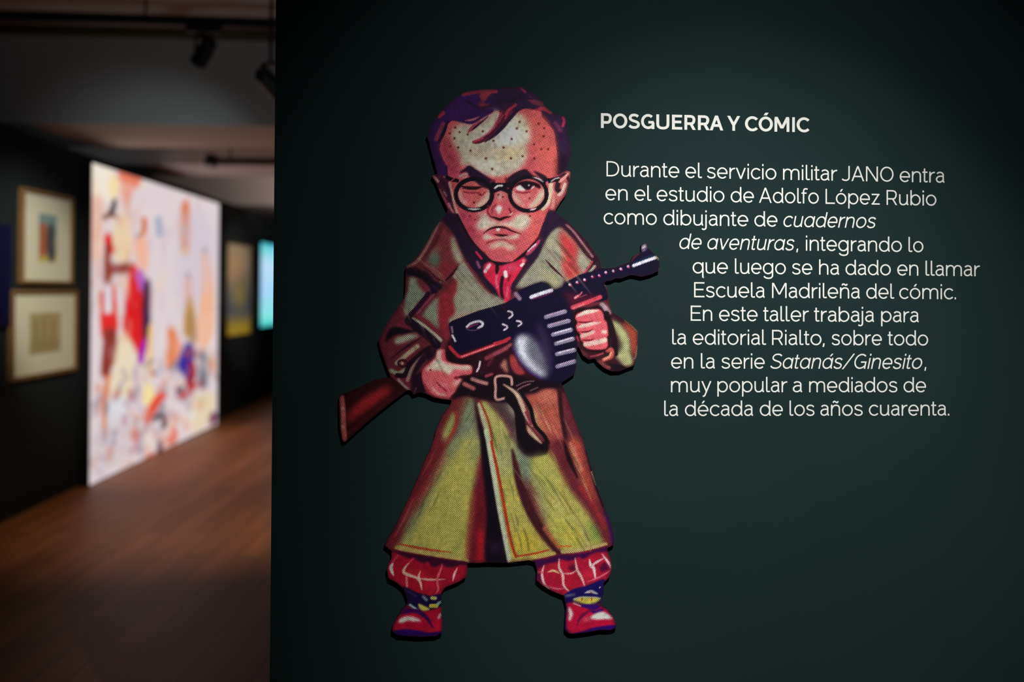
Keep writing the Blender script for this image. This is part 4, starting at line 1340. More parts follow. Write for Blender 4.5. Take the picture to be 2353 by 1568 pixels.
def lay_word(word, x0, x1, ypx, sy, italic=False, pen=PEN):
    """quads in photo-scale units for one word whose ink runs from x0 to x1; ypx(x) gives the baseline"""
    cur, items = 0.0, []
    for ch in word:
        q, wd, lb, rb = glyph_quads(ch, pen, italic)
        cur += lb
        items.append([([(x + cur, y) for x, y in quad], l) for quad, l in q])
        cur += wd + rb
    xs = [x for it in items for quad, l in it for x, y in quad]
    lo, hi = min(xs), max(xs)
    k = (x1 - x0) / (hi - lo)
    out = []
    for it in items:
        for quad, l in it:
            out.append(([(x0 + (x - lo) * k, ypx(x0 + (x - lo) * k) - y * sy) for x, y in quad], l))
    return out, k


def vinyl(name, quads, parent, label=None):
    vs, fs = [], []
    for q, l in quads:
        i = len(vs)
        vs += [on_wall(x, y, 0.0004 + 0.00012 * l) for x, y in q]
        a = [(q[k][0] * q[(k + 1) % 4][1] - q[(k + 1) % 4][0] * q[k][1]) for k in range(4)]
        f = (i, i + 1, i + 2, i + 3)
        fs.append(f[::-1] if sum(a) > 0 else f)
    o = obj(name, vs, fs, VINYL, parent)
    if label:
        o['label'] = label
    return o


SY = 0.0490
LINES = [
 # baseline (x, y) at two points, words: (text, ink start, ink end, italic)
 ((1393, 405.5, 2170, 420.3), [('Durante',1393.6,1561,0),('el',1574.8,1613.2,0),('servicio',1624.5,1784,0),('militar',1799.2,1924.1,0),('JANO',1934.1,2053.2,0),('entra',2067.4,2170.2,0)]),
 ((1391, 460.2, 2150, 473.0), [('en',1391.1,1442.3,0),('el',1458,1496.8,0),('estudio',1508.9,1664.6,0),('de',1678.9,1732.5,0),('Adolfo',1744.1,1881.4,0),('López',1897,2021.4,0),('Rubio',2037.2,2151.7,0)]),
 ((1387, 515.4, 2013, 524.7), [('como',1387,1509.3,0),('dibujante',1524.1,1719.5,0),('de',1733.4,1786.5,0),('cuadernos',1800.2,2013.2,1)]),
 ((1561, 572.4, 2122, 580.0), [('de',1561,1612.3,1),('aventuras',1625.4,1825.8,1),(',',1829.6,1834.2,0),('integrando',1851.8,2072.4,0),('lo',2087.6,2121.9,0)]),
 ((1592, 628.5, 2240, 635.1), [('que',1591.5,1672.7,0),('luego',1688.7,1805.8,0),('se',1819.9,1866.6,0),('ha',1882.1,1928.2,0),('dado',1942.8,2047,0),('en',2061.6,2110.2,0),('llamar',2126.7,2251.9,0)]),
 ((1600, 683.6, 2190, 688.1), [('Escuela',1594.9,1757.1,0),('Madrileña',1774,1975.7,0),('del',1990.5,2054.8,0),('cómic.',2066.3,2196.8,0)]),
 ((1590, 737.6, 2100, 741.0), [('En',1587.1,1636.6,0),('este',1652.2,1740.9,0),('taller',1753.8,1858.7,0),('trabaja',1870.4,2008.3,0),('para',2024.6,2111.1,0)]),
 ((1550, 792.3, 2125, 794.5), [('la',1544.6,1576.8,0),('editorial',1591.8,1760.5,0),('Rialto,',1774,1895.2,0),('sobre',1911,2026.4,0),('todo',2039.8,2132.8,0)]),
 ((1590, 847.4, 2110, 848.3), [('en',1542,1593.2,0),('la',1610.4,1642.6,0),('serie',1657.7,1757.3,0),('Satanás/Ginesito',1769.7,2119.3,1),(',',2124,2128.6,0)]),
 ((1540, 901.9, 2128, 901.9), [('muy',1541.7,1634.6,0),('popular',1648.3,1809.4,0),('a',1821.6,1843.2,0),('mediados',1859.2,2062,0),('de',2076.1,2128.1,0)]),
 ((1550, 956.6, 2170, 955.5), [('la',1526.1,1558.3,0),('década',1573.7,1730.4,0),('de',1745.8,1798.9,0),('los',1814.2,1871.6,0),('años',1885,1982.4,0),('cuarenta.',1996.5,2181.4,0)]),
]
para = empty('wall_text', on_wall(1850, 960), 'eleven lines of thin white lettering on the green wall, right of the cutout figure', 'text')
for (bx0, by0, bx1, by1), words in LINES:
    def base(x, a=bx0, b=by0, c=bx1, d=by1):
        return b + (x - a) / (c - a) * (d - b)
    qs = []
    for w_, x0, x1, it in words:
        sy = SY * (1.01 - 0.000045 * (0.5 * (x0 + x1) - 1600))
        q, k = lay_word(w_, x0, x1, base, sy, bool(it))
        qs += q
    vinyl('text_line', qs, para)

head = empty('wall_heading', on_wall(1620, 300), 'bold white capitals POSGUERRA Y CÓMIC above the paragraph on the dark green wall', 'text')
HX = [[('P',50,165),('O',178,330),('S',342,463),('G',475,617),('U',637,776),('E',803,912),('R',935,1056),('R',1078,1203),('A',1203,1347)],
      [('Y',1388,1527)], [('C',1577,1715),('Ó',1722,1873),('M',1890,2048),('I',2078,2106),('C',2125,2262)]]
for grp in HX:
    qs = []
    for ch, a, b in grp:
        x0, x1 = 1370 + a / 4.614, 1370 + b / 4.614
        # baseline falls from 294.2 (x 1382) to 304.2 (x 1854)
        q, k = lay_word(ch, x0, x1, lambda x: 294.2 + (x - 1382) * 0.0212, 0.0480, False, 126)
        qs += q
    vinyl('heading_word', qs, head)

# ------------------------------------------------------------------ the setting
GREEN = mat('dark_green_paint', srgb((31, 47, 48)), 0.8, 0.05)
add_noise(GREEN, 3.0, 0.05, 0.10, 420.0)
DARK = mat('dark_wall_paint', srgb((29, 36, 38)), 0.75, 0.15)
add_noise(DARK, 2.0, 0.08)
CEIL = mat('ceiling_paint', srgb((205, 200, 196)), 0.85, 0.1)
add_noise(CEIL, 1.5, 0.05)


def floor_material():
    m = mat('oak_floor', srgb((128, 84, 58)), 0.5, 0.2)
    nt = m.node_tree
    b = nt.nodes['Principled BSDF']
    tc = nt.nodes.new('ShaderNodeTexCoord')
    mp = nt.nodes.new('ShaderNodeMapping')
    mp.inputs['Rotation'].default_value = (0, 0, math.radians(90))
    nt.links.new(tc.outputs['Object'], mp.inputs[0])
    br = nt.nodes.new('ShaderNodeTexBrick')
    br.offset = 0.37
    br.inputs['Color1'].default_value = srgb((186, 120, 76))
    br.inputs['Color2'].default_value = srgb((156, 99, 62))
    br.inputs['Mortar'].default_value = srgb((48, 30, 22))
    br.inputs['Scale'].default_value = 1.0
    br.inputs['Mortar Size'].default_value = 0.003
    br.inputs['Brick Width'].default_value = 1.4
    br.inputs['Row Height'].default_value = 0.14
    nt.links.new(mp.outputs[0], br.inputs['Vector'])
    ns = nt.nodes.new('ShaderNodeTexNoise')
    mp2 = nt.nodes.new('ShaderNodeMapping')
    mp2.inputs['Scale'].default_value = (14, 0.8, 1)
    nt.links.new(tc.outputs['Object'], mp2.inputs[0])
    nt.links.new(mp2.outputs[0], ns.inputs['Vector'])
    ns.inputs['Scale'].default_value = 2.0
    ns.inputs['Detail'].default_value = 6
    mx = nt.nodes.new('ShaderNodeMix')
    mx.data_type = 'RGBA'
    mx.blend_type = 'MULTIPLY'
    mx.inputs[0].default_value = 0.6
    cr_ = nt.nodes.new('ShaderNodeValToRGB')
    cr_.color_ramp.elements[0].color = (0.55, 0.5, 0.48, 1)
    cr_.color_ramp.elements[0].position = 0.3
    cr_.color_ramp.elements[1].color = (1.15, 1.1, 1.05, 1)
    cr_.color_ramp.elements[1].position = 0.7
    nt.links.new(ns.outputs['Fac'], cr_.inputs[0])
    nt.links.new(br.outputs['Color'], mx.inputs[6])
    nt.links.new(cr_.outputs[0], mx.inputs[7])
    nt.links.new(mx.outputs[2], b.inputs['Base Color'])
    return m


CEIL_Z = 3.2
SOF_Z = 2.62
X0, X1, Y0, Y1 = -6.0, 4.2, -2.5, 17.0
g = MB()
g.box((X0, Y0, -0.1), (X1 - X0, 0, 0), (0, Y1 - Y0, 0), (0, 0, 0.1))
structure(g.build('floor', floor_material()))
g = MB()
g.box((X0, Y0, CEIL_Z), (X1 - X0, 0, 0), (0, Y1 - Y0, 0), (0, 0, 0.1))
structure(g.build('ceiling', CEIL))

# the text wall: a partition 14 cm thick ending left of the figure
a = on_wall(628, HORIZON)
s0 = (a - WALL_P).dot(WALL_R)
g = MB()
o0 = WALL_P + WALL_R * s0
o0.z = 0
g.box(o0, WALL_R * 4.1, -WALL_N * 0.14, (0, 0, CEIL_Z))
structure(g.build('wall_front', GREEN))

# left wall of the gallery
g = MB()
g.box(side_pt(-2.5, 0), SIDE_D * 19.3, -SIDE_N * 0.15, (0, 0, 2.52))
structure(g.build('wall_left', DARK))
g = MB()
g.box((X0, Y1 - 0.15, 0), (X1 - X0, 0, 0), (0, 0.15, 0), (0, 0, CEIL_Z))
structure(g.build('wall_back', DARK))
g = MB()
g.box((X1, Y0, 0), (0.15, 0, 0), (0, Y1 - Y0, 0), (0, 0, CEIL_Z))
structure(g.build('wall_right', DARK))
g = MB()
g.box((X0, Y0 - 0.15, 0), (X1 - X0, 0, 0), (0, 0.15, 0), (0, 0, CEIL_Z))
structure(g.build('wall_behind', DARK))

g = MB()
g.box((X0 - 0.15, Y0, 0), (0.15, 0, 0), (0, Y1 - Y0, 0), (0, 0, CEIL_Z))
structure(g.build('wall_outer', DARK))

# downstand ceiling beams crossing the gallery
for n, (ya, yb) in enumerate([(6.8, 7.9), (8.95, 9.85), (13.2, 16.84)]):
    g = MB()
    g.box((X0, ya, SOF_Z), (X1 - X0, 0, 0), (0, yb - ya, 0), (0, 0, CEIL_Z - SOF_Z))
    structure(g.build('trim_%d' % (n + 1), CEIL))

# ------------------------------------------------------------------ backlit picture on the left wall
BLACK = mat('black_metal', srgb((18, 18, 19)), 0.5, 0.4)
tl, tr, bl, br_ = on_side(187, 374), on_side(485, 468), on_side(182, 1130), on_side(481, 985)
sa, sb = side_s(on_side(184.5, 750)), side_s(on_side(484, 730))
za, zb = 0.008, 0.5 * (tl.z + tr.z)
q = Painter(160, 350, 520, 1150, (227, 213, 217))


def F(col, pts, blur=0.0, smooth=True, op=1.0):
    q.fill(col, pts, blur * 0.4, smooth, op)


def T(col, width, pts, soft=0.0, taper=False, op=1.0):
    q.stroke(col, width, pts, soft * 0.5, taper, op)


rng = np.random.default_rng(11)
q.frame(0, 0, 1)
# small brushy patches: the crowd at the foot of the picture and the left buildings
for _ in range(150):
    x_, y_ = 186 + 290 * rng.random(), 900 + 190 * rng.random()
    y_ -= (x_ - 186) * 0.40
    c_ = [(150,130,150), (196,176,186), (226,130,100), (210,196,170), (96,84,110), (214,170,160), (240,220,200)][rng.integers(0, 7)]
    T(c_, 6 + 9 * rng.random(), [(x_, y_), (x_ + rng.normal(0, 8), y_ + rng.normal(0, 10))], 9, op=.36)
for _ in range(70):
    x_, y_ = 186 + 120 * rng.random(), 400 + 420 * rng.random()
    c_ = [(240,190,150), (226,160,130), (246,226,180), (206,180,190), (222,140,110)][rng.integers(0, 5)]
    T(c_, 6 + 8 * rng.random(), [(x_, y_), (x_ + rng.normal(0, 4), y_ + rng.normal(0, 22))], 9, op=.3)
for _ in range(60):
    x_, y_ = 300 + 185 * rng.random(), 470 + 460 * rng.random()
    c_ = [(214,200,220), (206,190,200), (244,224,226), (196,176,190), (246,206,180)][rng.integers(0, 5)]
    T(c_, 8 + 10 * rng.random(), [(x_, y_), (x_ + rng.normal(0, 4), y_ + rng.normal(0, 30))], 12, op=.3)
q.frame(170, 360, 3.92)
F((246,236,220), [(40,40),(240,80),(260,380),(100,380),(40,300)], 50)
F((250,226,170), [(240,180),(320,200),(300,360),(220,330)], 50)
F((236,120,90), [(310,130),(520,180),(470,280),(360,250)], 40)
F((238,170,150), [(340,240),(460,260),(400,420),(340,380)], 50)
F((240,190,170), [(50,380),(160,360),(170,560),(160,900),(50,900)], 50, op=.8)
T((40,30,34), 44, [(275,400),(265,460),(225,520)], 20)
T((120,60,50), 40, [(180,540),(250,530),(290,540)], 30)
F((240,214,170), [(290,560),(400,560),(420,900),(280,930),(260,800)], 40)
T((226,30,34), 76, [(215,730),(220,800),(240,840)], 24)
F((146,58,44), [(185,820),(240,800),(250,960),(420,960),(430,1050),(260,1060),(240,1170),(180,1170)], 26)
F((226,44,44), [(430,990),(480,990),(530,1200),(540,1560),(370,1600),(380,1300)], 22)
F((224,30,34), [(390,1240),(500,1200),(545,1300),(530,1600),(370,1600)], 20)
T((188,100,196), 80, [(510,1060),(540,1180)], 40)
F((66,34,62), [(545,1160),(605,1150),(590,1600),(530,1600)], 26)
T((216,96,50), 44, [(550,570),(550,660),(530,700)], 34)
T((120,124,140), 40, [(490,740),(500,720)], 36)
F((246,186,160), [(450,760),(560,720),(590,900),(560,1040),(490,960)], 44)
T((168,176,196), 60, [(680,560),(690,640),(690,700)], 40)
F((222,118,76), [(895,440),(965,440),(965,850),(890,830)], 26)
T((240,190,110), 40, [(900,850),(960,850)], 34)
T((196,160,150), 50, [(920,640),(925,700)], 34)
F((246,184,150), [(1080,860),(1150,900),(1190,1200),(1180,1600),(1060,1600),(1070,1100)], 34)
F((240,160,130), [(930,1090),(980,1090),(990,1300),(930,1290)], 30)
F((190,140,70), [(940,1280),(1000,1290),(1020,1600),(920,1600)], 30)
T((150,130,130), 40, [(950,1060),(960,1080)], 30)
T((160,130,130), 40, [(1105,830),(1110,860)], 30)
F((226,220,228), [(160,1180),(260,1180),(250,1480),(180,1480)], 22)
F((226,44,40), [(150,1230),(175,1230),(180,1600),(150,1600)], 14)
F((226,44,40), [(255,1180),(285,1230),(295,1600),(180,1600),(190,1500),(250,1490)], 14)
q.frame(170, 740, 3.92)
F((230,40,40), [(150,-60),(290,-60),(300,90),(220,120),(160,40)], 16)
F((142,52,42), [(190,60),(290,90),(310,350),(250,400),(230,480),(150,480),(170,200)], 18)
F((224,30,34), [(370,-60),(540,-60),(560,180),(520,330),(470,260),(370,60)], 16)
F((66,34,66), [(535,-60),(600,-60),(585,160),(545,180)], 18)
T((170,40,176), 60, [(560,190),(535,260),(515,350)], 24)
F((236,222,190), [(320,120),(400,140),(480,320),(470,700),(240,640),(260,420)], 40)
T((224,126,80), 46, [(215,490),(195,640),(185,860),(185,1010)], 26)
F((222,222,228), [(230,690),(440,700),(400,860),(220,920)], 40)
T((110,100,130), 50, [(275,990),(260,1090)], 36)
T((200,180,196), 60, [(470,430),(470,760)], 40)
F((250,228,160), [(560,560),(640,600),(640,760),(540,720)], 40)
T((244,196,110), 40, [(610,40),(600,280),(620,500)], 44)
F((232,130,80), [(770,60),(840,80),(860,300),(790,420),(740,380),(770,200)], 34)
F((244,160,130), [(830,160),(900,200),(860,340)], 30)
F((62,44,150), [(940,190),(1000,220),(1010,340),(960,420),(990,560),(880,440),(850,390)], 30)
T((160,30,60), 60, [(990,380),(1000,480),(960,560)], 36)
T((196,60,60), 50, [(900,680),(970,620),(1020,570)], 34)
T((60,40,70), 40, [(860,620),(900,600)], 30)
F((120,124,140), [(1070,250),(1120,260),(1130,580),(1050,560),(1060,400)], 36)
F((180,140,90), [(940,-60),(1010,-60),(1040,160),(1000,200),(950,100)], 34)
F((246,190,160), [(1050,-60),(1180,-60),(1150,200),(1060,240)], 34)
F((232,214,180), [(1000,680),(1190,640),(1190,780),(1120,940),(960,960)], 50)
T((120,40,80), 60, [(1190,840),(1180,900)], 34)
T((232,80,60), 80, [(720,660),(660,720),(600,830),(580,880)], 36)
T((230,80,60), 70, [(460,980),(470,1050)], 34)
T((228,90,70), 60, [(820,980),(830,1040),(800,1080)], 36)
T((60,44,60), 50, [(690,840),(740,880),(730,940)], 34)
T((70,80,70), 40, [(640,860),(660,880)], 30)
T((70,60,80), 50, [(700,1090),(690,1170)], 34)
T((236,170,150), 60, [(760,880),(840,860),(760,1060)], 60, op=.6)
F((244,226,210), [(520,1000),(620,980),(640,1140),(540,1160)], 50)
T((226,120,90), 40, [(560,1230),(650,1200)], 34)
T((220,190,200), 60, [(300,1150),(520,1180)], 60, op=.7)

q.frame(0, 0, 1)
for _ in range(80):
    x_, y_ = 186 + 292 * rng.random(), 390 + 700 * rng.random()
    c_ = [(214,196,210), (240,206,190), (196,180,196), (244,228,206), (226,160,140), (236,222,230)][rng.integers(0, 6)]
    T(c_, 7 + 10 * rng.random(), [(x_, y_), (x_ + rng.normal(0, 5), y_ + rng.normal(0, 20))], 14, op=.16)
for _ in range(95):
    x_ = 190 + 285 * rng.random()
    y_ = 880 + 225 * rng.random() ** 0.8 - (x_ - 186) * 0.42
    c_ = [(226,110,80), (170,150,170), (240,214,196), (120,104,124), (228,170,150), (206,180,140), (232,226,230), (150,60,70)][rng.integers(0, 8)]
    T(c_, 6 + 9 * rng.random(), [(x_, y_), (x_ + rng.normal(0, 7), y_ + 8 + 10 * rng.random())], 9, op=.5)
for _ in range(45):
    x_, y_ = 190 + 95 * rng.random(), 400 + 380 * rng.random()
    c_ = [(232,176,150), (244,214,176), (222,150,124), (212,186,190)][rng.integers(0, 4)]
    if not 205 < x_ < 245:
        T(c_, 6 + 7 * rng.random(), [(x_, y_), (x_ + rng.normal(0, 3), y_ + 14 + 20 * rng.random())], 9, op=.42)
F((206,196,204), [(190,985),(300,960),(330,1010),(250,1070),(190,1090)], 30, op=.45)
F((208,198,216), [(395,500),(470,520),(470,640),(400,700)], 30, op=.5)

lb = empty('lightbox', side_pt(0.5 * (sa + sb), za), 'tall glowing backlit picture of red and white figures on the left wall, reaching the floor', 'lightbox')
g = MB()
OFF = 0.08
g.box(side_pt(sa - 0.02, 0.002, 0.001), SIDE_D * (sb - sa + 0.04), SIDE_N * (OFF - 0.003), (0, 0, zb + 0.018))
g.build('housing', BLACK, lb)
NX, NZ = 90, 80
vs, fs, cols = [], [], []
for j in range(NZ + 1):
    for i in range(NX + 1):
        pnt = side_pt(sa + (sb - sa) * i / NX, za + (zb - za) * j / NZ, OFF)
        # the artwork's own coordinates: where this spot of the panel sits in the traced picture
        flat = side_pt(sa + (sb - sa) * i / NX, za + (zb - za) * j / NZ, 0)
        x, y = to_px(flat)
        vs.append(pnt)
        cols.append(bil(q.c, x - q.x0, y - q.y0) / 255.0)
for j in range(NZ):
    for i in range(NX):
        k = j * (NX + 1) + i
        fs.append((k, k + 1, k + NX + 2, k + NX + 1))
LBM = bpy.data.materials.new('backlit_print')
LBM.use_nodes = True
nt = LBM.node_tree
b = nt.nodes['Principled BSDF']
b.inputs['Base Color'].default_value = (0.02, 0.02, 0.02, 1)
b.inputs['Roughness'].default_value = 0.5
at = nt.nodes.new('ShaderNodeAttribute')
at.attribute_name = 'glow'
nt.links.new(at.outputs['Color'], b.inputs['Emission Color'])
b.inputs['Emission Strength'].default_value = 0.93
pan = obj('picture_panel', vs, fs, LBM, lb)
cols = np.clip(np.array(cols), 0, 1)
lin_ = np.where(cols <= 0.04045, cols / 12.92, ((cols + 0.055) / 1.055) ** 2.4)
att = pan.data.attributes.new('glow', 'FLOAT_COLOR', 'POINT')
a4 = np.ones((len(cols), 4), np.float32)
a4[:, :3] = lin_
att.data.foreach_set('color', a4.ravel())


# ------------------------------------------------------------------ framed drawings
def framed(name, px_l, px_r, y_top, y_bot, fw, mat_w, frame_m, label, cat, paint, group=None, img=None, matc=(206, 202, 178)):
    """px_l, px_r: left and right picture columns; y_top/y_bot at px_l -> real rectangle on the left wall"""
    s_a, s_b = side_s(on_side(px_l, 700)), side_s(on_side(px_r, 700))
    z0, z1 = on_side(px_l, y_bot).z, on_side(px_l, y_top).z
    t = empty(name, side_pt(0.5 * (s_a + s_b), z0), label, cat, group)
    g = MB()
    w, h = s_b - s_a, z1 - z0
    for (u0, u1, v0, v1) in [(0, w, 0, fw), (0, w, h - fw, h), (0, fw, fw, h - fw), (w - fw, w, fw, h - fw)]:
        g.box(side_pt(s_a + u0, z0 + v0, 0.001), SIDE_D * (u1 - u0), SIDE_N * 0.035, (0, 0, v1 - v0))
    g.build('frame', frame_m, t)
    g = MB()
    g.box(side_pt(s_a + fw, z0 + fw, 0.001), SIDE_D * (w - 2 * fw), SIDE_N * 0.018, (0, 0, h - 2 * fw))
    if mat_w:
        g.build('mat_board', mat(name + '_mat', srgb(matc), 0.8, 0.1), t)
    iw, ih = w - 2 * fw - 2 * mat_w, h - 2 * fw - 2 * mat_w * 1.1
    if img:
        iw, ih = img[0] * w, img[1] * h
    us, vsn = 24, 24
    P = Painter(0, 0, 100, 100, paint[0])
    for op in paint[1]:
        getattr(P, op[0])(*op[1:])
    vs, fs, cc = [], [], []
    sc, zc = s_a + w / 2, z0 + h / 2
    for j in range(vsn + 1):
        for i in range(us + 1):
            vs.append(side_pt(sc + iw * (i / us - 0.5), zc + ih * (j / vsn - 0.5), 0.021))
            cc.append(bil(P.c, 1 + 98 * i / us, 99 - 98 * j / vsn) / 255.0)
    for j in range(vsn):
        for i in range(us):
            k = j * (us + 1) + i
            fs.append((k, k + 1, k + us + 2, k + us + 1))
    pm = bpy.data.materials.new(name + '_picture')
    pm.use_nodes = True
    at = pm.node_tree.nodes.new('ShaderNodeAttribute')
    at.attribute_name = 'ink'
    pm.node_tree.links.new(at.outputs['Color'], pm.node_tree.nodes['Principled BSDF'].inputs['Base Color'])
    pm.node_tree.nodes['Principled BSDF'].inputs['Roughness'].default_value = 0.7
    o = obj('picture', vs, fs, pm, t)
    cc = np.array(cc)
    ll = np.where(cc <= 0.04045, cc / 12.92, ((cc + 0.055) / 1.055) ** 2.4)
    a = o.data.attributes.new('ink', 'FLOAT_COLOR', 'POINT')
    a4 = np.ones((len(cc), 4), np.float32)
    a4[:, :3] = ll
    a.data.foreach_set('color', a4.ravel())
    return t


WOOD = add_noise(mat('frame_wood', srgb((122, 92, 58)), 0.5, 0.3), 20, 0.2, stretch=(1, 1, 8))
framed('framed_drawing', 40, 157, 429, 651, 0.022, 0.17, WOOD,
       'wood-framed portrait drawing in blue and red, upper of the two frames on the left wall', 'picture',
       ((150, 140, 110), [('fill', (120, 148, 150), [(0,0),(100,0),(100,45),(0,40)], 10, False), ('fill', (200, 180, 80), [(0,88),(100,78),(100,100),(0,100)], 8, False),
                          ('stroke', (176, 84, 60), 34, [(25,35),(30,60),(25,72)], 12), ('stroke', (70, 74, 76), 44, [(66,40),(62,62),(70,78)], 14)]),
       img=(0.36, 0.52))
framed('framed_drawing', 18, 168, 666, 878, 0.024, 0.17, WOOD,
       'wood-framed sepia drawing, lower of the two frames left of the glowing picture', 'picture',
       ((168, 152, 106), [('stroke', (140, 120, 80), 10, [(20,20),(22,80)], 6), ('stroke', (140, 120, 80), 10, [(45,15),(46,85)], 6),
                          ('stroke', (146, 126, 86), 10, [(72,20),(72,85)], 6), ('fill', (150, 134, 90), [(5,70),(95,70),(95,92),(5,92)], 8, False)]),
       img=(0.48, 0.47))
POSTF = mat('poster_frame', srgb((54, 50, 40)), 0.5, 0.3)
framed('framed_poster', 514, 573, 551, 780, 0.03, 0.0, POSTF,
       'framed grey poster with yellow bottom band, on the wall beyond the glowing picture', 'poster',
       ((140, 128, 112), [('fill', (168, 152, 128), [(0,0),(100,0),(100,22),(0,22)], 10, False), ('fill', (190, 150, 110), [(10,18),(60,16),(70,40),(15,44)], 10), ('fill', (74, 84, 112), [(15,50),(85,44),(95,82),(5,84)], 12),
                          ('fill', (170, 150, 70), [(30,45),(80,50),(70,66),(25,62)], 10), ('fill', (206, 174, 50), [(0,84),(100,84),(100,100),(0,100)], 6, False)]),
       img=None)

# glowing screen deep in the gallery
s_a, s_b = side_s(on_side(590, 650)), side_s(on_side(590, 650)) + 2.0
z0, z1 = on_side(590, 752).z, on_side(590, 557).z
sc_ = empty('wall_screen', side_pt(0.5 * (s_a + s_b), z0), 'lit cyan and pale blue screen at the far end of the left wall', 'screen')
g = MB()
g.box(side_pt(s_a - 0.03, z0 - 0.03, 0.001), SIDE_D * (s_b - s_a + 0.06), SIDE_N * 0.05, (0, 0, z1 - z0 + 0.06))
g.build('bezel', BLACK, sc_)
SCM = bpy.data.materials.new('screen_glow')
SCM.use_nodes = True
nt = SCM.node_tree
b = nt.nodes['Principled BSDF']
b.inputs['Base Color'].default_value = (0.01, 0.01, 0.01, 1)
tc = nt.nodes.new('ShaderNodeTexCoord')
sx = nt.nodes.new('ShaderNodeSeparateXYZ')
nt.links.new(tc.outputs['Object'], sx.inputs[0])
rp = nt.nodes.new('ShaderNodeValToRGB')
dv = nt.nodes.new('ShaderNodeMath')
dv.operation = 'DIVIDE'
nt.links.new(sx.outputs[2], dv.inputs[0])
dv.inputs[1].default_value = z1 - z0
nt.links.new(dv.outputs[0], rp.inputs[0])
els = rp.color_ramp.elements
els[0].color = srgb((60, 200, 205))
els[1].color = srgb((60, 190, 205))
for pos, c in [(0.12, (130, 232, 226)), (0.4, (165, 215, 248)), (0.75, (186, 222, 250)), (0.92, (120, 215, 225))]:
    e = els.new(pos)
    e.color = srgb(c)
nt.links.new(rp.outputs[0], b.inputs['Emission Color'])
b.inputs['Emission Strength'].default_value = 1.0
g = MB()
g.quad(side_pt(s_a, z0, 0.053), side_pt(s_b, z0, 0.053), side_pt(s_b, z1, 0.053), side_pt(s_a, z1, 0.053))
g.build('display', SCM, sc_)

# dim blue panel at the left picture edge
s_b = side_s(on_side(14, 650))
s_a = s_b - 0.8
z0, z1 = on_side(7, 752).z, on_side(7, 515).z
bp_ = empty('blue_panel', side_pt(0.5 * (s_a + s_b), z0), 'dim navy blue panel on the wall left of the wood-framed drawings', 'panel')
g = MB()
g.box(side_pt(s_a, z0, 0.001), SIDE_D * (s_b - s_a), SIDE_N * 0.03, (0, 0, z1 - z0))
g.build('backing', BLACK, bp_)
g = MB()
g.box(side_pt(s_a + 0.01, z0 + 0.01, 0.031), SIDE_D * (s_b - s_a - 0.02), SIDE_N * 0.004, (0, 0, z1 - z0 - 0.02))
g.build('face', mat('navy_print', srgb((9, 13, 52)), 0.5, 0.3), bp_)

# ------------------------------------------------------------------ lighting track, pipe and spotlights under the ceiling
TRK_Y = 5.75


def at_depth(x, y, depth):
    d = ray(x, y)
    return EYE + d * (depth / d.y)


ta, tb = at_depth(-260, 28, TRK_Y - 0.1), at_depth(900, 57, TRK_Y + 0.12)
tz = 0.5 * (ta.z + tb.z)
td = (Vector((tb.x, tb.y, 0)) - Vector((ta.x, ta.y, 0))).normalized()
tn = Vector((-td.y, td.x, 0))
tr_ = empty('lighting_track', (0.5 * (ta.x + tb.x), 0.5 * (ta.y + tb.y), tz), 'black lighting track running across under the grey ceiling', 'track')
Lt = (Vector((tb.x, tb.y, 0)) - Vector((ta.x, ta.y, 0))).length
g = MB()
g.box(Vector((ta.x, ta.y, tz - 0.03)), td * Lt, tn * 0.05, (0, 0, 0.055))
g.build('rail', BLACK, tr_)
for k in (0.15, 0.5, 0.85):
    c = Vector((ta.x, ta.y, 0)) + td * Lt * k + tn * 0.025
    g = MB()
    g.tube((c.x, c.y, tz + 0.025), (c.x, c.y, CEIL_Z), 0.008)
    g.build('hanger', BLACK, tr_)
ua, ub = at_depth(486, 371, 8.05), at_depth(900, 375, 8.15)
uz = 0.5 * (ua.z + ub.z)
GREY = mat('grey_metal', srgb((96, 84, 76)), 0.6, 0.2)
t2 = empty('lighting_track', (ua.x, ua.y, uz), 'short grey-brown track between the ceiling beams above the glowing picture', 'track')
g = MB()
g.box((ua.x, ua.y, uz - 0.03), (ub.x - ua.x, 0, 0), (0, 0.06, 0), (0, 0, 0.06))
g.build('rail', GREY, t2)
g = MB()
g.tube((ua.x, ua.y + 0.03, uz + 0.05), (ua.x - 0.02, ua.y + 0.02, uz - 0.04), 0.05, 0.055)
g.build('end_cap', BLACK, t2)
for k in (0.1, 0.6):
    g = MB()
    g.tube((ua.x + (ub.x - ua.x) * k, ua.y + 0.03, uz + 0.03), (ua.x + (ub.x - ua.x) * k, ua.y + 0.03, CEIL_Z), 0.008)
    g.build('hanger', BLACK, t2)
PIPE = mat('olive_pipe', srgb((92, 86, 62)), 0.7, 0.2)
pa = at_depth(-260, 62, 6.25)
pb = at_depth(900, 88, 6.45)
g = MB()
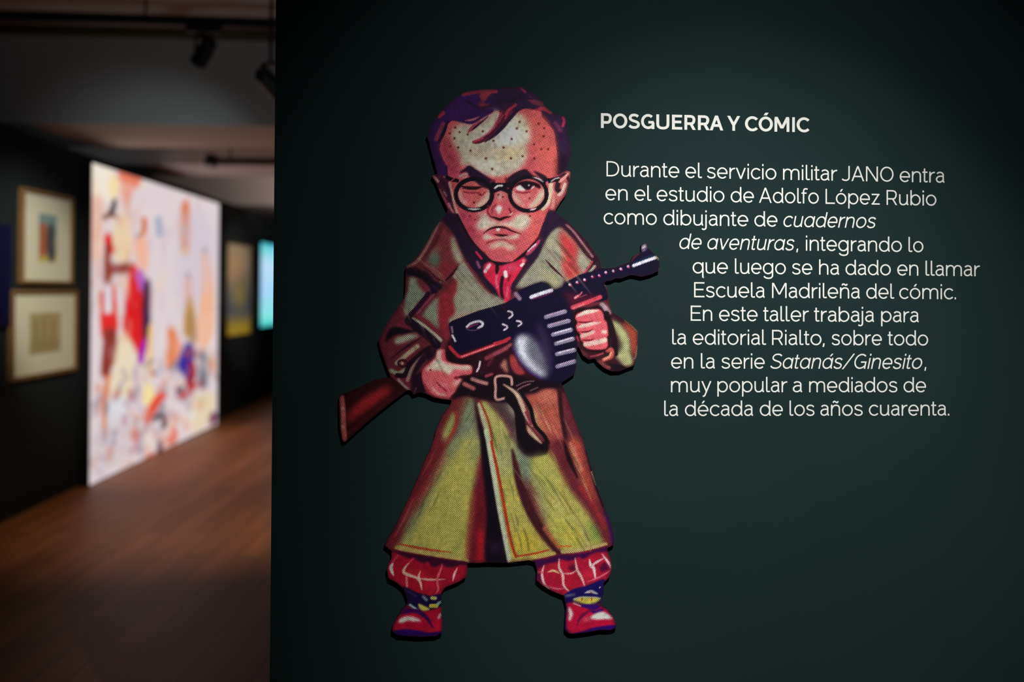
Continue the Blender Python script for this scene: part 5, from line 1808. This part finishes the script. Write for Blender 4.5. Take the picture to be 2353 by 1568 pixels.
g.tube((pa.x, pa.y, 0.5 * (pa.z + pb.z)), (pb.x, pb.y, 0.5 * (pa.z + pb.z)), 0.035)
o = g.build('ceiling_pipe', PIPE, None, True)
tag(o, 'olive conduit running across just behind the black lighting track', 'pipe')


def spotlight(name, pos, aim, label, top):
    t = empty(name, pos, label, 'spotlight', None)
    d = (Vector(aim) - Vector(pos)).normalized()
    g = MB()
    c = Vector(pos)
    g.tube(c - d * 0.08, c + d * 0.075, 0.045, 0.05, 24)
    g.tube(c - d * 0.10, c - d * 0.08, 0.03, 0.045, 24)
    bevel(g.build('body', BLACK, t), 0.003)
    g = MB()
    g.tube(c + d * 0.0751, c + d * 0.0765, 0.042, 0.042, 24)
    g.build('lens', mat('lens_glass', (0.02, 0.02, 0.02), 0.1, 0.5), t)
    g = MB()
    side = d.cross(Vector((0, 0, 1))).normalized()
    g.box(c + side * 0.05 - d * 0.012 - Vector((0, 0, 0.01)), side * 0.006, d * 0.024, (0, 0, 0.11))
    g.box(c - side * 0.056 - d * 0.012 - Vector((0, 0, 0.01)), side * 0.006, d * 0.024, (0, 0, 0.11))
    g.box(c - side * 0.056 - d * 0.012 + Vector((0, 0, 0.1)), side * 0.112, d * 0.024, (0, 0, 0.006))
    g.build('bracket', BLACK, t)
    g = MB()
    g.tube((c.x, c.y, c.z + 0.106), (c.x, c.y, top - 0.03), 0.009)
    g.build('stem', BLACK, t)
    g = MB()
    g.box(Vector((c.x, c.y, top - 0.035)) - td * 0.10 - tn * 0.02, td * 0.20, tn * 0.04, (0, 0, 0.035))
    g.build('adapter', BLACK, t)
    return t


sp = at_depth(462, 117, TRK_Y)
lane = Vector((ta.x, ta.y, 0)) + tn * 0.025
k = (Vector((sp.x, sp.y, 0)) - lane).dot(td)
sp = Vector((lane.x + td.x * k, lane.y + td.y * k, sp.z))
spotlight('track_spotlight', sp, on_side(95, 760), 'black spotlight hanging from the lighting track, tilted down', tz - 0.03)
sp2 = at_depth(622, 192, 5.2)
spotlight('track_spotlight', sp2, (0.4, 9.0, 0.5), 'black spotlight half hidden behind the top left edge of the text wall', CEIL_Z)
